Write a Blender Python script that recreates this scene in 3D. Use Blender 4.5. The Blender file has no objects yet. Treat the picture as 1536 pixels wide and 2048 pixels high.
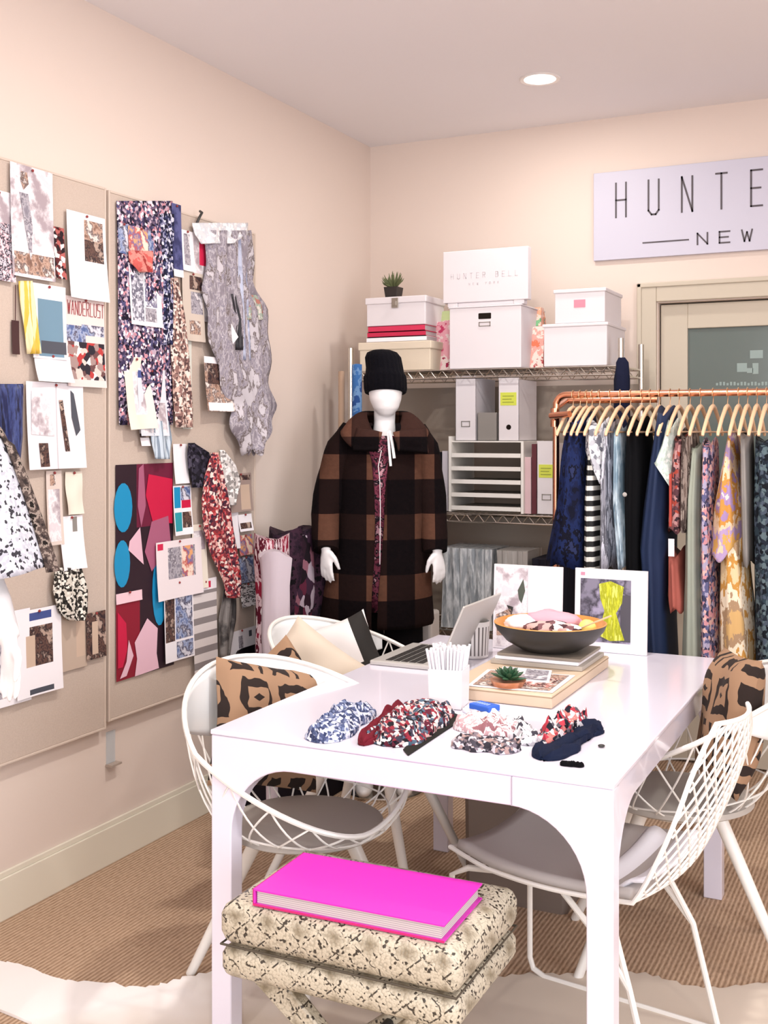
import bpy, math, random
from math import sin, cos, pi, radians
from mathutils import Vector, Matrix, noise

# ------------------------------------------------------------------ camera, light, exposure
SC = bpy.context.scene
COL = SC.collection
F, HY, HC, YAW = 2250.0, 865.0, 1.45, radians(25.68)
CS, SN = cos(YAW), sin(YAW)
XL, YB, ZC = -2.48, 5.0, 2.865          # left wall, back wall, ceiling
XR, YF = 2.7, -2.6                      # right wall, wall behind the camera

cam = bpy.data.cameras.new('camera')
cam.sensor_fit = 'VERTICAL'; cam.sensor_height = 36.0
cam.lens = 36.0 * F / 2048.0
cam.shift_y = -(1024 - HY) / 2048.0
cam.clip_start = 0.05
co = bpy.data.objects.new('camera', cam); COL.objects.link(co)
co.location = (0, 0, HC); co.rotation_euler = (pi / 2, 0, YAW)
SC.camera = co
SC.view_settings.view_transform = 'Standard'
SC.view_settings.look = 'None'
SC.view_settings.gamma = 1.0
SC.view_settings.exposure = 0.06
SC.view_settings.use_curve_mapping = False

w = bpy.data.worlds.new('world'); SC.world = w; w.use_nodes = True
w.node_tree.nodes['Background'].inputs[0].default_value = (0.9, 0.93, 1.0, 1)
w.node_tree.nodes['Background'].inputs[1].default_value = 0.6

def area(name, loc, rot, sx, sy, power, col, shape='RECTANGLE', spread=None):
    l = bpy.data.lights.new(name, 'AREA'); l.energy = power; l.color = col
    l.shape = shape; l.size = sx
    if shape in ('RECTANGLE', 'ELLIPSE'): l.size_y = sy
    if spread: l.spread = spread
    o = bpy.data.objects.new(name, l); COL.objects.link(o); o.location = loc; o.rotation_euler = rot
    return o
# soft fill added at an unseen window in the wall behind the camera
area('unseen_window_fill', (0.3, YF + 0.12, 1.55), (-pi / 2, 0, pi), 3.4, 1.9, 100, (0.90, 0.93, 1.0))
area('side_window_daylight', (XR - 0.12, 0.6, 1.6), (0, pi / 2, 0), 1.7, 2.4, 96, (0.90, 0.93, 1.0))
LAMP_C = (1.0, 0.955, 0.90)
LAMPS = [(-1.388, 4.326, 7), (-1.05, 2.85, 24), (0.45, 2.9, 9), (0.55, 0.9, 11), (-1.3, 0.2, 12), (1.6, 4.2, 4), (-0.95, 1.45, 13)]

# ------------------------------------------------------------------ pixel -> place on a real plane
def ray(px, py):
    r, u = (px - 768) / F, (HY - py) / F
    return Vector((CS * r - SN, SN * r + CS, u))
def onX(px, py, X):
    d = ray(px, py); t = X / d.x; return Vector((X, d.y * t, HC + d.z * t))
def onY(px, py, Y):
    d = ray(px, py); t = Y / d.y; return Vector((d.x * t, Y, HC + d.z * t))
def onZ(px, py, Z):
    d = ray(px, py); t = (Z - HC) / d.z; return Vector((d.x * t, d.y * t, Z))
def atD(px, py, D):
    return ray(px, py) * D + Vector((0, 0, HC))

# ------------------------------------------------------------------ materials
def lin(h):
    if not isinstance(h, str): return tuple(h)
    h = h.lstrip('#'); o = []
    for i in (0, 2, 4):
        c = int(h[i:i + 2], 16) / 255
        o.append(c / 12.92 if c <= 0.04045 else ((c + 0.055) / 1.055) ** 2.4)
    return tuple(o)
MATS = {}
def new_mat(name):
    m = bpy.data.materials.new(name); m.use_nodes = True
    nt = m.node_tree; b = nt.nodes['Principled BSDF']; MATS[name] = m
    return m, nt, b
def mat(name, col, rough=0.55, metal=0.0, emit=None, bump=0.0, bscale=200, sheen=0.0, var=0.0, alpha=1.0, trans=0.0, coat=0.0, ior=None):
    if name in MATS: return MATS[name]
    m, nt, b = new_mat(name)
    c = lin(col)
    b.inputs['Base Color'].default_value = (*c, 1); b.inputs['Roughness'].default_value = rough
    b.inputs['Metallic'].default_value = metal
    if rough >= 0.8: b.inputs['Specular IOR Level'].default_value = 0.15
    if emit: b.inputs['Emission Color'].default_value = (*lin(emit[0]), 1); b.inputs['Emission Strength'].default_value = emit[1]
    if sheen: b.inputs['Sheen Weight'].default_value = sheen
    if coat: b.inputs['Coat Weight'].default_value = coat
    if alpha < 1: b.inputs['Alpha'].default_value = alpha
    if trans: b.inputs['Transmission Weight'].default_value = trans
    if ior: b.inputs['IOR'].default_value = ior
    tc = nt.nodes.new('ShaderNodeTexCoord')
    n = nt.nodes.new('ShaderNodeTexNoise'); n.inputs['Scale'].default_value = bscale if bump else 6
    n.inputs['Detail'].default_value = 4
    nt.links.new(tc.outputs['Object'], n.inputs['Vector'])
    if bump:
        bp = nt.nodes.new('ShaderNodeBump'); bp.inputs['Strength'].default_value = bump; bp.inputs['Distance'].default_value = 0.004
        nt.links.new(n.outputs['Fac'], bp.inputs['Height']); nt.links.new(bp.outputs['Normal'], b.inputs['Normal'])
    if var:
        n2 = nt.nodes.new('ShaderNodeTexNoise'); n2.inputs['Scale'].default_value = 9; n2.inputs['Detail'].default_value = 5
        nt.links.new(tc.outputs['Object'], n2.inputs['Vector'])
        mx = nt.nodes.new('ShaderNodeMix'); mx.data_type = 'RGBA'
        mx.inputs[6].default_value = (*[x * (1 - var) for x in c], 1); mx.inputs[7].default_value = (*[min(1, x * (1 + var)) for x in c], 1)
        nt.links.new(n2.outputs['Fac'], mx.inputs[0]); nt.links.new(mx.outputs[2], b.inputs['Base Color'])
    return m
def printed(name, cols, scale=40, kind='vor', stretch=(1, 1, 1), rough=0.8, distort=0.6, smooth=False, metal=0.0, lo=0.32, hi=0.68, rot=(0, 0, 0)):
    """a printed cloth or page: cells or blotches of the listed colours"""
    if name in MATS: return MATS[name]
    m, nt, b = new_mat(name)
    b.inputs['Roughness'].default_value = rough; b.inputs['Metallic'].default_value = metal
    b.inputs['Specular IOR Level'].default_value = 0.5 if rough < 0.45 else 0.2
    tc = nt.nodes.new('ShaderNodeTexCoord'); mp = nt.nodes.new('ShaderNodeMapping')
    mp.inputs['Scale'].default_value = stretch; mp.inputs['Rotation'].default_value = rot
    nt.links.new(tc.outputs['Object'], mp.inputs['Vector'])
    vec = mp.outputs['Vector']
    if kind == 'vor':
        nz = nt.nodes.new('ShaderNodeTexNoise'); nz.inputs['Scale'].default_value = scale * 0.8
        nt.links.new(vec, nz.inputs['Vector'])
        ad = nt.nodes.new('ShaderNodeVectorMath'); ad.operation = 'MULTIPLY_ADD'
        ad.inputs[1].default_value = (distort / scale * 2,) * 3
        nt.links.new(nz.outputs['Color'], ad.inputs[0]); nt.links.new(vec, ad.inputs[2])
        t = nt.nodes.new('ShaderNodeTexVoronoi'); t.inputs['Scale'].default_value = scale
        nt.links.new(ad.outputs[0], t.inputs['Vector'])
        sp = nt.nodes.new('ShaderNodeSeparateColor'); nt.links.new(t.outputs['Color'], sp.inputs[0])
        fac = sp.outputs[0]; lo, hi = 0.0, 1.0
    else:
        t = nt.nodes.new('ShaderNodeTexNoise'); t.inputs['Scale'].default_value = scale; t.inputs['Detail'].default_value = 5
        t.inputs['Roughness'].default_value = 0.6
        nt.links.new(vec, t.inputs['Vector']); fac = t.outputs['Fac']
    r = nt.nodes.new('ShaderNodeValToRGB'); r.color_ramp.interpolation = 'LINEAR' if smooth else 'CONSTANT'
    k = len(cols)
    el = r.color_ramp.elements
    el[0].position = 0.0; el[0].color = (*lin(cols[0]), 1)
    el[1].position = lo + (hi - lo) * (1 / k); el[1].color = (*lin(cols[1]), 1)
    for i in range(2, k):
        e = el.new(lo + (hi - lo) * i / k); e.color = (*lin(cols[i]), 1)
    nt.links.new(fac, r.inputs[0]); nt.links.new(r.outputs[0], b.inputs['Base Color'])
    bp = nt.nodes.new('ShaderNodeBump'); bp.inputs['Strength'].default_value = 0.15; bp.inputs['Distance'].default_value = 0.002
    nt.links.new(fac, bp.inputs['Height']); nt.links.new(bp.outputs['Normal'], b.inputs['Normal'])
    return m
def math_node(nt, op, a, b=None, c=None):
    n = nt.nodes.new('ShaderNodeMath'); n.operation = op
    for i, x in enumerate((a, b, c)):
        if x is None: continue
        if isinstance(x, (int, float)): n.inputs[i].default_value = x
        else: nt.links.new(x, n.inputs[i])
    return n.outputs[0]
def obj_xyz(nt):
    tc = nt.nodes.new('ShaderNodeTexCoord'); s = nt.nodes.new('ShaderNodeSeparateXYZ')
    nt.links.new(tc.outputs['Object'], s.inputs[0]); return s.outputs[0], s.outputs[1], s.outputs[2], tc
def mixc(nt, fac, c1, c2):
    m = nt.nodes.new('ShaderNodeMix'); m.data_type = 'RGBA'
    if isinstance(fac, (int, float)): m.inputs[0].default_value = fac
    else: nt.links.new(fac, m.inputs[0])
    for i, c in ((6, c1), (7, c2)):
        if isinstance(c, str) or isinstance(c, tuple): m.inputs[i].default_value = (*lin(c), 1)
        else: nt.links.new(c, m.inputs[i])
    return m.outputs[2]
def stripes(name, c1, c2, axis, period, duty=0.5, rough=0.7):
    if name in MATS: return MATS[name]
    m, nt, b = new_mat(name); xyz = obj_xyz(nt)
    f = math_node(nt, 'FRACT', math_node(nt, 'MULTIPLY', xyz[axis], 1 / period))
    nt.links.new(mixc(nt, math_node(nt, 'LESS_THAN', f, duty), c1, c2), b.inputs['Base Color'])
    b.inputs['Roughness'].default_value = rough
    return m

def plaid_mat(nm='brown_black_plaid', ox=0.36, oz=0.62, hi='5e3f31', mid='1d110f'):
    m, nt, b = new_mat(nm); x, y, z, tc = obj_xyz(nt)
    fx = math_node(nt, 'LESS_THAN', math_node(nt, 'FRACT', math_node(nt, 'MULTIPLY_ADD', x, 1 / 0.19, ox)), 0.42)
    fz = math_node(nt, 'LESS_THAN', math_node(nt, 'FRACT', math_node(nt, 'MULTIPLY_ADD', z, 1 / 0.235, oz)), 0.42)
    s = math_node(nt, 'ADD', fx, fz)
    r = nt.nodes.new('ShaderNodeValToRGB'); r.color_ramp.interpolation = 'CONSTANT'
    e = r.color_ramp.elements; e[0].color = (*lin('060406'), 1); e[1].position = 0.4; e[1].color = (*lin(mid), 1)
    e2 = e.new(0.9); e2.color = (*lin(hi), 1)
    nt.links.new(math_node(nt, 'MULTIPLY', s, 0.5), r.inputs[0])
    nz = nt.nodes.new('ShaderNodeTexNoise'); nz.inputs['Scale'].default_value = 60; nz.inputs['Detail'].default_value = 4
    nt.links.new(tc.outputs['Object'], nz.inputs['Vector'])
    c = mixc(nt, math_node(nt, 'MULTIPLY', nz.outputs['Fac'], 0.35), r.outputs[0], '1c1010')
    nt.links.new(c, b.inputs['Base Color']); b.inputs['Roughness'].default_value = 0.95
    b.inputs['Specular IOR Level'].default_value = 0.1
    bp = nt.nodes.new('ShaderNodeBump'); bp.inputs['Strength'].default_value = 0.6; bp.inputs['Distance'].default_value = 0.006
    nt.links.new(nz.outputs['Fac'], bp.inputs['Height']); nt.links.new(bp.outputs['Normal'], b.inputs['Normal'])
    return m
def mud_mat(name, base, line, per, axes=(0, 1)):
    """hand drawn cloth: thick dark brackets and chevrons on tan"""
    m, nt, b = new_mat(name); q = obj_xyz(nt); u, v = q[axes[0]], q[axes[1]]
    nz = nt.nodes.new('ShaderNodeTexNoise'); nz.inputs['Scale'].default_value = 14
    nt.links.new(q[3].outputs['Object'], nz.inputs['Vector'])
    wob = math_node(nt, 'MULTIPLY', math_node(nt, 'SUBTRACT', nz.outputs['Fac'], 0.5), 0.05)
    u = math_node(nt, 'ADD', u, wob); v = math_node(nt, 'ADD', v, wob)
    cu = math_node(nt, 'MULTIPLY', u, 1 / per); cv = math_node(nt, 'MULTIPLY', v, 1 / per)
    fl = math_node(nt, 'FLOOR', cv)
    shift = math_node(nt, 'MULTIPLY', math_node(nt, 'MODULO', fl, 2.0), 0.5)
    fu = math_node(nt, 'ABSOLUTE', math_node(nt, 'SUBTRACT', math_node(nt, 'FRACT', math_node(nt, 'ADD', cu, shift)), 0.5))
    fv = math_node(nt, 'ABSOLUTE', math_node(nt, 'SUBTRACT', math_node(nt, 'FRACT', cv), 0.5))
    mxx = math_node(nt, 'MAXIMUM', fu, fv)
    ring = math_node(nt, 'LESS_THAN', math_node(nt, 'ABSOLUTE', math_node(nt, 'SUBTRACT', mxx, 0.33)), 0.085)
    gap = math_node(nt, 'GREATER_THAN', math_node(nt, 'FRACT', math_node(nt, 'ADD', cu, math_node(nt, 'MULTIPLY', cv, 0.3))), 0.24)
    core = math_node(nt, 'LESS_THAN', math_node(nt, 'ADD', math_node(nt, 'MULTIPLY', fu, 0.8), fv), 0.1)
    tot = math_node(nt, 'MAXIMUM', math_node(nt, 'MULTIPLY', ring, gap), core)
    nt.links.new(mixc(nt, tot, base, line), b.inputs['Base Color']); b.inputs['Roughness'].default_value = 0.9
    return m
def snake_mat():
    m, nt, b = new_mat('python_skin'); x, y, z, tc = obj_xyz(nt)
    u = math_node(nt, 'ADD', math_node(nt, 'MULTIPLY', x, 13.0), math_node(nt, 'MULTIPLY', y, 9.0))
    v = math_node(nt, 'ADD', math_node(nt, 'MULTIPLY', z, 15.0), math_node(nt, 'MULTIPLY', y, 8.0))
    nz = nt.nodes.new('ShaderNodeTexNoise'); nz.inputs['Scale'].default_value = 22; nz.inputs['Detail'].default_value = 3
    nt.links.new(tc.outputs['Object'], nz.inputs['Vector'])
    wob = math_node(nt, 'MULTIPLY', math_node(nt, 'SUBTRACT', nz.outputs['Fac'], 0.5), 0.5)
    u = math_node(nt, 'ADD', u, wob); v = math_node(nt, 'ADD', v, wob)
    fu = math_node(nt, 'ABSOLUTE', math_node(nt, 'SUBTRACT', math_node(nt, 'FRACT', u), 0.5))
    fv = math_node(nt, 'ABSOLUTE', math_node(nt, 'SUBTRACT', math_node(nt, 'FRACT', v), 0.5))
    dd = math_node(nt, 'ADD', fu, fv)
    rmp = nt.nodes.new('ShaderNodeValToRGB'); e = rmp.color_ramp.elements
    e[0].position = 0.05; e[0].color = (*lin('857a64'), 1); e[1].position = 0.42; e[1].color = (*lin('c4bba7'), 1)
    nt.links.new(dd, rmp.inputs[0])
    edge = math_node(nt, 'LESS_THAN', math_node(nt, 'ABSOLUTE', math_node(nt, 'SUBTRACT', dd, 0.5)), 0.032)
    vo = nt.nodes.new('ShaderNodeTexVoronoi'); vo.inputs['Scale'].default_value = 185
    nt.links.new(tc.outputs['Object'], vo.inputs['Vector'])
    sp = nt.nodes.new('ShaderNodeSeparateColor'); nt.links.new(vo.outputs['Color'], sp.inputs[0])
    fleck = math_node(nt, 'MULTIPLY', edge, math_node(nt, 'GREATER_THAN', sp.outputs[0], 0.5))
    near = math_node(nt, 'MULTIPLY', math_node(nt, 'GREATER_THAN', dd, 0.3), math_node(nt, 'GREATER_THAN', sp.outputs[1], 0.9))
    c = mixc(nt, math_node(nt, 'MAXIMUM', fleck, near), rmp.outputs[0], '3a342c')
    dist = math_node(nt, 'GREATER_THAN', vo.outputs['Distance'], 0.62)
    c = mixc(nt, math_node(nt, 'MULTIPLY', dist, 0.35), c, '6b6250')
    nt.links.new(c, b.inputs['Base Color']); b.inputs['Roughness'].default_value = 0.38
    bp = nt.nodes.new('ShaderNodeBump'); bp.inputs['Strength'].default_value = 0.35; bp.inputs['Distance'].default_value = 0.003
    bp.invert = True
    nt.links.new(vo.outputs['Distance'], bp.inputs['Height']); nt.links.new(bp.outputs['Normal'], b.inputs['Normal'])
    return m
def sisal_mat():
    m, nt, b = new_mat('sisal_carpet'); x, y, z, tc = obj_xyz(nt)
    # ribs seen running away from the viewer, made of short knots
    u = math_node(nt, 'ADD', math_node(nt, 'MULTIPLY', x, CS), math_node(nt, 'MULTIPLY', y, SN))
    v = math_node(nt, 'SUBTRACT', math_node(nt, 'MULTIPLY', y, CS), math_node(nt, 'MULTIPLY', x, SN))
    ribs = math_node(nt, 'MULTIPLY_ADD', math_node(nt, 'SINE', math_node(nt, 'MULTIPLY', x, 2 * pi / 0.0135)), 0.5, 0.5)
    nz = nt.nodes.new('ShaderNodeTexNoise'); nz.inputs['Scale'].default_value = 1; nz.inputs['Detail'].default_value = 4
    mp = nt.nodes.new('ShaderNodeMapping'); mp.inputs['Scale'].default_value = (170, 45, 1)
    nt.links.new(tc.outputs['Object'], mp.inputs[0]); nt.links.new(mp.outputs[0], nz.inputs['Vector'])
    n2 = nt.nodes.new('ShaderNodeTexNoise'); n2.inputs['Scale'].default_value = 3.0; nt.links.new(tc.outputs['Object'], n2.inputs['Vector'])
    f = math_node(nt, 'ADD', math_node(nt, 'MULTIPLY', ribs, 0.45), math_node(nt, 'MULTIPLY', nz.outputs['Fac'], 0.75))
    r = nt.nodes.new('ShaderNodeValToRGB'); e = r.color_ramp.elements
    e[0].position = 0.25; e[0].color = (*lin('86684e'), 1); e[1].position = 0.85; e[1].color = (*lin('cdb096'), 1)
    nt.links.new(f, r.inputs[0])
    c = mixc(nt, math_node(nt, 'MULTIPLY', n2.outputs['Fac'], 0.25), r.outputs[0], 'b39477')
    nt.links.new(c, b.inputs['Base Color']); b.inputs['Roughness'].default_value = 0.95
    bp = nt.nodes.new('ShaderNodeBump'); bp.inputs['Strength'].default_value = 0.5; bp.inputs['Distance'].default_value = 0.004
    nt.links.new(f, bp.inputs['Height']); nt.links.new(bp.outputs['Normal'], b.inputs['Normal'])
    return m
def hide_mat():
    m, nt, b = new_mat('cowhide'); x, y, z, tc = obj_xyz(nt)
    n = nt.nodes.new('ShaderNodeTexNoise'); n.inputs['Scale'].default_value = 2.2; n.inputs['Detail'].default_value = 3
    nt.links.new(tc.outputs['Object'], n.inputs['Vector'])
    # the pale hide turns dappled tan along its spine on the right half
    gx = math_node(nt, 'MULTIPLY_ADD', x, 0.55, 0.62)
    f = math_node(nt, 'ADD', math_node(nt, 'MULTIPLY', n.outputs['Fac'], 0.9), gx)
    r = nt.nodes.new('ShaderNodeValToRGB'); e = r.color_ramp.elements
    e[0].position = 0.45; e[0].color = (*lin('f8f3f1'), 1); e[1].position = 0.75; e[1].color = (*lin('d3c4b4'), 1)
    nt.links.new(f, r.inputs[0]); nt.links.new(r.outputs[0], b.inputs['Base Color']); b.inputs['Roughness'].default_value = 0.8
    b.inputs['Sheen Weight'].default_value = 0.2
    return m
def linen_mat(name, c1, c2):
    m, nt, b = new_mat(name); tc = nt.nodes.new('ShaderNodeTexCoord')
    n = nt.nodes.new('ShaderNodeTexNoise'); n.inputs['Scale'].default_value = 260; n.inputs['Detail'].default_value = 3
    nt.links.new(tc.outputs['Object'], n.inputs['Vector'])
    nt.links.new(mixc(nt, n.outputs['Fac'], c1, c2), b.inputs['Base Color']); b.inputs['Roughness'].default_value = 0.95
    return m

WALL = mat('peach_wall_paint', 'dfcfc4', 0.85, bump=0.05, bscale=120)
CEIL = mat('ceiling_paint', 'efecee', 0.9, bump=0.04, bscale=90)
TRIM = mat('cream_trim_paint', 'e3dccb', 0.5)
DOORP = mat('door_paint', 'c2b7a5', 0.5)
WHITE = mat('white_lacquer', 'e8e3f0', 0.18, coat=0.4)
WHITEM = mat('white_powder_coat', 'ece8e2', 0.35)
SHELL = mat('white_shell_plastic', 'e9eaea', 0.2, coat=0.3)
PAD = mat('grey_seat_pad', 'b3aca4', 0.6)
PAPER = mat('white_paper', 'f1ecf0', 0.7)
CREAM = mat('cream_paper', 'e9dfd0', 0.75)
CARD = mat('white_cardboard', 'e0dadd', 0.6)
CREAMB = mat('cream_linen_box', 'ded0bb', 0.8, bump=0.1, bscale=300)
CHROME = mat('chrome_wire', 'd8d4cc', 0.22, metal=1.0)
COPPER = mat('copper_tube', 'e0a080', 0.22, metal=1.0)
BLACK = mat('black_cloth', '08070a', 0.9)
KNIT = mat('black_knit', '07060d', 0.95, bump=0.8, bscale=180)
MANN = mat('white_mannequin', 'f0eeee', 0.35)
DARK = mat('dark_plastic', '2a2826', 0.5)
GREY = mat('mid_grey', '8a8580', 0.7)
PINK = mat('magenta_cover', 'd42bb4', 0.4)
PINKE = mat('magenta_spine', 'c9246f', 0.45)
PAGES = stripes('page_edges', 'cfc6c6', 'a8a0a4', 2, 0.004, 0.4)
LINEN = linen_mat('linen_board', 'b6a497', 'cdbdb0')
WOOD = mat('gold_wood', 'e3bd98', 0.35)
PLAID = plaid_mat(); PLAIDC = plaid_mat('brown_collar_plaid', .1, .9, '6e4a3b', '3e2822'); MUD = mud_mat('mud_cloth', '9a795e', '22140e', 0.125); SNAKE = snake_mat()
SISAL = sisal_mat(); HIDE = hide_mat()
TAUPE = mat('taupe_shade', 'a3968a', 0.9, bump=0.1)

# ------------------------------------------------------------------ mesh tools
class MB:
    def __init__(s): s.v = []; s.f = []; s.m = []
    def add(s, vs, fs, mi=0):
        o = len(s.v); s.v += [tuple(v) for v in vs]
        for f in fs: s.f.append(tuple(i + o for i in f)); s.m.append(mi)
    def box(s, x0, x1, y0, y1, z0, z1, mi=0, M=None):
        vs = [Vector((x, y, z)) for z in (z0, z1) for y in (y0, y1) for x in (x0, x1)]
        if M: vs = [M @ v for v in vs]
        s.add(vs, [(0, 2, 3, 1), (4, 5, 7, 6), (0, 1, 5, 4), (2, 6, 7, 3), (0, 4, 6, 2), (1, 3, 7, 5)], mi)
    def loft(s, rings, mi=0, caps=True, closed=True):
        n = len(rings[0]); vs = [p for r in rings for p in r]; fs = []
        for i in range(len(rings) - 1):
            for j in range(n if closed else n - 1):
                k = (j + 1) % n
                fs.append((i * n + j, i * n + k, (i + 1) * n + k, (i + 1) * n + j))
        if caps and closed:
            fs.append(tuple(reversed(range(n)))); fs.append(tuple((len(rings) - 1) * n + j for j in range(n)))
        s.add(vs, fs, mi)
    def tube(s, pts, r, n=8, mi=0, closed=False, flat=1.0):
        pts = [Vector(p) for p in pts]; rings = []
        m = len(pts); up = None
        for i, p in enumerate(pts):
            if closed: t = pts[(i + 1) % m] - pts[i - 1]
            else: t = pts[min(i + 1, m - 1)] - pts[max(i - 1, 0)]
            if t.length < 1e-9: t = Vector((0, 0, 1))
            t.normalize()
            if up is None:
                up = Vector((0, 0, 1)) if abs(t.z) < 0.9 else Vector((1, 0, 0))
            a = t.cross(up)
            if a.length < 1e-6: a = t.orthogonal()
            a.normalize(); b = a.cross(t).normalized(); up = b
            rr = r[i] if isinstance(r, (list, tuple)) else r
            rings.append([p + a * cos(2 * pi * k / n) * rr + b * sin(2 * pi * k / n) * rr * flat for k in range(n)])
        if closed:
            rings.append(rings[0]); s.loft(rings, mi, caps=False)
        else: s.loft(rings, mi)
    def lathe(s, prof, n=24, mi=0, c=(0, 0, 0), caps=True):
        s.loft([[(c[0] + r * cos(2 * pi * k / n), c[1] + r * sin(2 * pi * k / n), c[2] + z) for k in range(n)] for r, z in prof], mi, caps)
    def grid(s, fn, nu, nv, mi=0):
        vs = [fn(i / nu, j / nv) for j in range(nv + 1) for i in range(nu + 1)]
        fs = [(j * (nu + 1) + i, j * (nu + 1) + i + 1, (j + 1) * (nu + 1) + i + 1, (j + 1) * (nu + 1) + i) for j in range(nv) for i in range(nu)]
        s.add(vs, fs, mi)
    def stroke(s, A, B, wd, org, ux, uz, un, th, mi=0):
        """a flat bar from A to B (2-D letter space) on a plane"""
        a = org + ux * A[0] + uz * A[1]; b = org + ux * B[0] + uz * B[1]
        d = (b - a).normalized(); q = d.cross(un).normalized() * wd / 2; a = a - d * wd * 0.45; b = b + d * wd * 0.45
        s.add([a - q, a + q, b + q, b - q, a - q + un * th, a + q + un * th, b + q + un * th, b - q + un * th],
              [(0, 1, 2, 3), (4, 7, 6, 5), (0, 4, 5, 1), (1, 5, 6, 2), (2, 6, 7, 3), (3, 7, 4, 0)], mi)
    def ball(s, c, r, n=12, mi=0):
        r = (r, r, r) if isinstance(r, (int, float)) else r
        rings = []
        for i in range(n + 1):
            a = -pi / 2 + pi * i / n; q = max(cos(a), 0.02)
            rings.append([(c[0] + r[0] * q * cos(2 * pi * k / (2 * n)), c[1] + r[1] * q * sin(2 * pi * k / (2 * n)), c[2] + r[2] * sin(a)) for k in range(2 * n)])
        s.loft(rings, mi)
    def build(s, name, mats, parent=None, loc=None, rz=0, smooth=35, bevel=0, seg=2, solid=0, M=None, remesh=0, subsurf=0):
        me = bpy.data.meshes.new(name)
        vs = s.v
        if loc is not None and M is None and parent is None and s.__dict__.get('world'):
            vs = [tuple(Vector(v) - Vector(loc)) for v in vs]
        me.from_pydata(vs, [], s.f); me.update()
        if not isinstance(mats, (list, tuple)): mats = [mats]
        for q in mats: me.materials.append(q)
        me.polygons.foreach_set('material_index', s.m)
        o = bpy.data.objects.new(name, me); COL.objects.link(o)
        if smooth:
            me.polygons.foreach_set('use_smooth', [True] * len(me.polygons))
            if smooth < 180:
                try: me.set_sharp_from_angle(angle=radians(smooth))
                except Exception: pass
        if parent is not None: o.parent = parent
        if loc is not None: o.location = loc
        if rz: o.rotation_euler = (0, 0, rz)
        if M is not None: o.matrix_world = M
        if solid:
            k = o.modifiers.new('thickness', 'SOLIDIFY'); k.thickness = solid; k.offset = 0
        if remesh:
            k = o.modifiers.new('skin', 'REMESH'); k.mode = 'VOXEL'; k.voxel_size = remesh; k.use_smooth_shade = True
            k = o.modifiers.new('even', 'SMOOTH'); k.factor = 0.5; k.iterations = 3
        if bevel:
            k = o.modifiers.new('edge', 'BEVEL'); k.width = bevel; k.segments = seg; k.limit_method = 'ANGLE'; k.angle_limit = radians(40)
        if subsurf:
            k = o.modifiers.new('sub', 'SUBSURF'); k.levels = subsurf; k.render_levels = subsurf
        return o
def W(loc):
    """a builder whose points are given in the room and stored relative to loc"""
    b = MB(); b.world = True; return b
def tag(o, label=None, cat=None, group=None, kind=None):
    if label: o['label'] = label
    if cat: o['category'] = cat
    if group: o['group'] = group
    if kind: o['kind'] = kind
    return o
def thing(name, label, cat, loc=(0, 0, 0), rz=0, group=None):
    o = bpy.data.objects.new(name, None); COL.objects.link(o); o.empty_display_size = 0.05
    o.location = loc; o.rotation_euler = (0, 0, rz)
    return tag(o, label, cat, group)
def struct(name, b, m, **k):
    return tag(b.build(name, m, **k), kind='structure')
def bx(x0, x1, y0, y1, z0, z1, mi=0):
    b = MB(); b.box(x0, x1, y0, y1, z0, z1, mi); return b

# ------------------------------------------------------------------ the room
T = 0.12
struct('floor', bx(XL - T, XR + T, YF - T, YB + 0.5, -0.06, 0), SISAL, smooth=0)
# ceiling with round holes would be hidden by the lamps' trims, so it is one slab
struct('ceiling', bx(XL - T, XR + T, YF - T, YB + T, ZC, ZC + 0.1), CEIL, smooth=0)
struct('wall_left', bx(XL - T, XL, YF - T, YB + T, 0, ZC), WALL, smooth=0)
dx0 = onY(1316, 700, YB).x; dz1 = onY(1318, 606, YB).z; dx1 = dx0 + 0.92
b = MB(); b.box(XL, dx0, YB, YB + T, 0, ZC); b.box(dx0, dx1, YB, YB + T, dz1, ZC); b.box(dx1, XR, YB, YB + T, 0, ZC)
struct('wall_back', b, WALL, smooth=0)
b = MB(); b.box(XR, XR + T, -0.6 - 2, -0.6, 0, ZC); b.box(XR, XR + T, 1.8, YB + T, 0, ZC)
b.box(XR, XR + T, -0.6, 1.8, 0, 0.75); b.box(XR, XR + T, -0.6, 1.8, 2.45, ZC); struct('wall_right', b, WALL, smooth=0)
b = MB(); b.box(XL, -1.4, YF - T, YF, 0, ZC); b.box(2.0, XR, YF - T, YF, 0, ZC)
b.box(-1.4, 2.0, YF - T, YF, 0, 0.6); b.box(-1.4, 2.0, YF - T, YF, 2.5, ZC); struct('wall_front', b, WALL, smooth=0)
b = MB()
for z in (0.6, 1.52, 2.45): b.box(-1.4, 2.0, YF - 0.07, YF - 0.02, z, z + 0.05)
for x in (-1.4, -0.28, 0.84, 1.95): b.box(x, x + 0.05, YF - 0.07, YF - 0.02, 0.6, 2.5)
struct('added_window_1', b, TRIM, smooth=0)  # unseen window frame, added around the fill light
b = MB()
for z in (0.75, 2.4): b.box(XR + 0.02, XR + 0.07, -0.6, 1.8, z, z + 0.05)
for y in (-0.6, 0.58, 1.75): b.box(XR + 0.02, XR + 0.07, y, y + 0.05, 0.75, 2.45)
struct('window_2', b, TRIM, smooth=0)
for nm, (x0, x1, y0, y1) in {'baseboard_left': (XL, XL + 0.016, YF, YB), 'baseboard_back': (XL + 0.016, dx0 - 0.1, YB - 0.016, YB)}.items():
    b = MB(); b.box(x0, x1, y0, y1, 0, 0.125)
    if nm.endswith('left'): b.box(x0, x1 - 0.006, y0, y1, 0.125, 0.142)
    else: b.box(x0, x1, y0 + 0.006, y1, 0.125, 0.142)
    struct(nm, b, TRIM, smooth=0, bevel=0.002)

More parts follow.
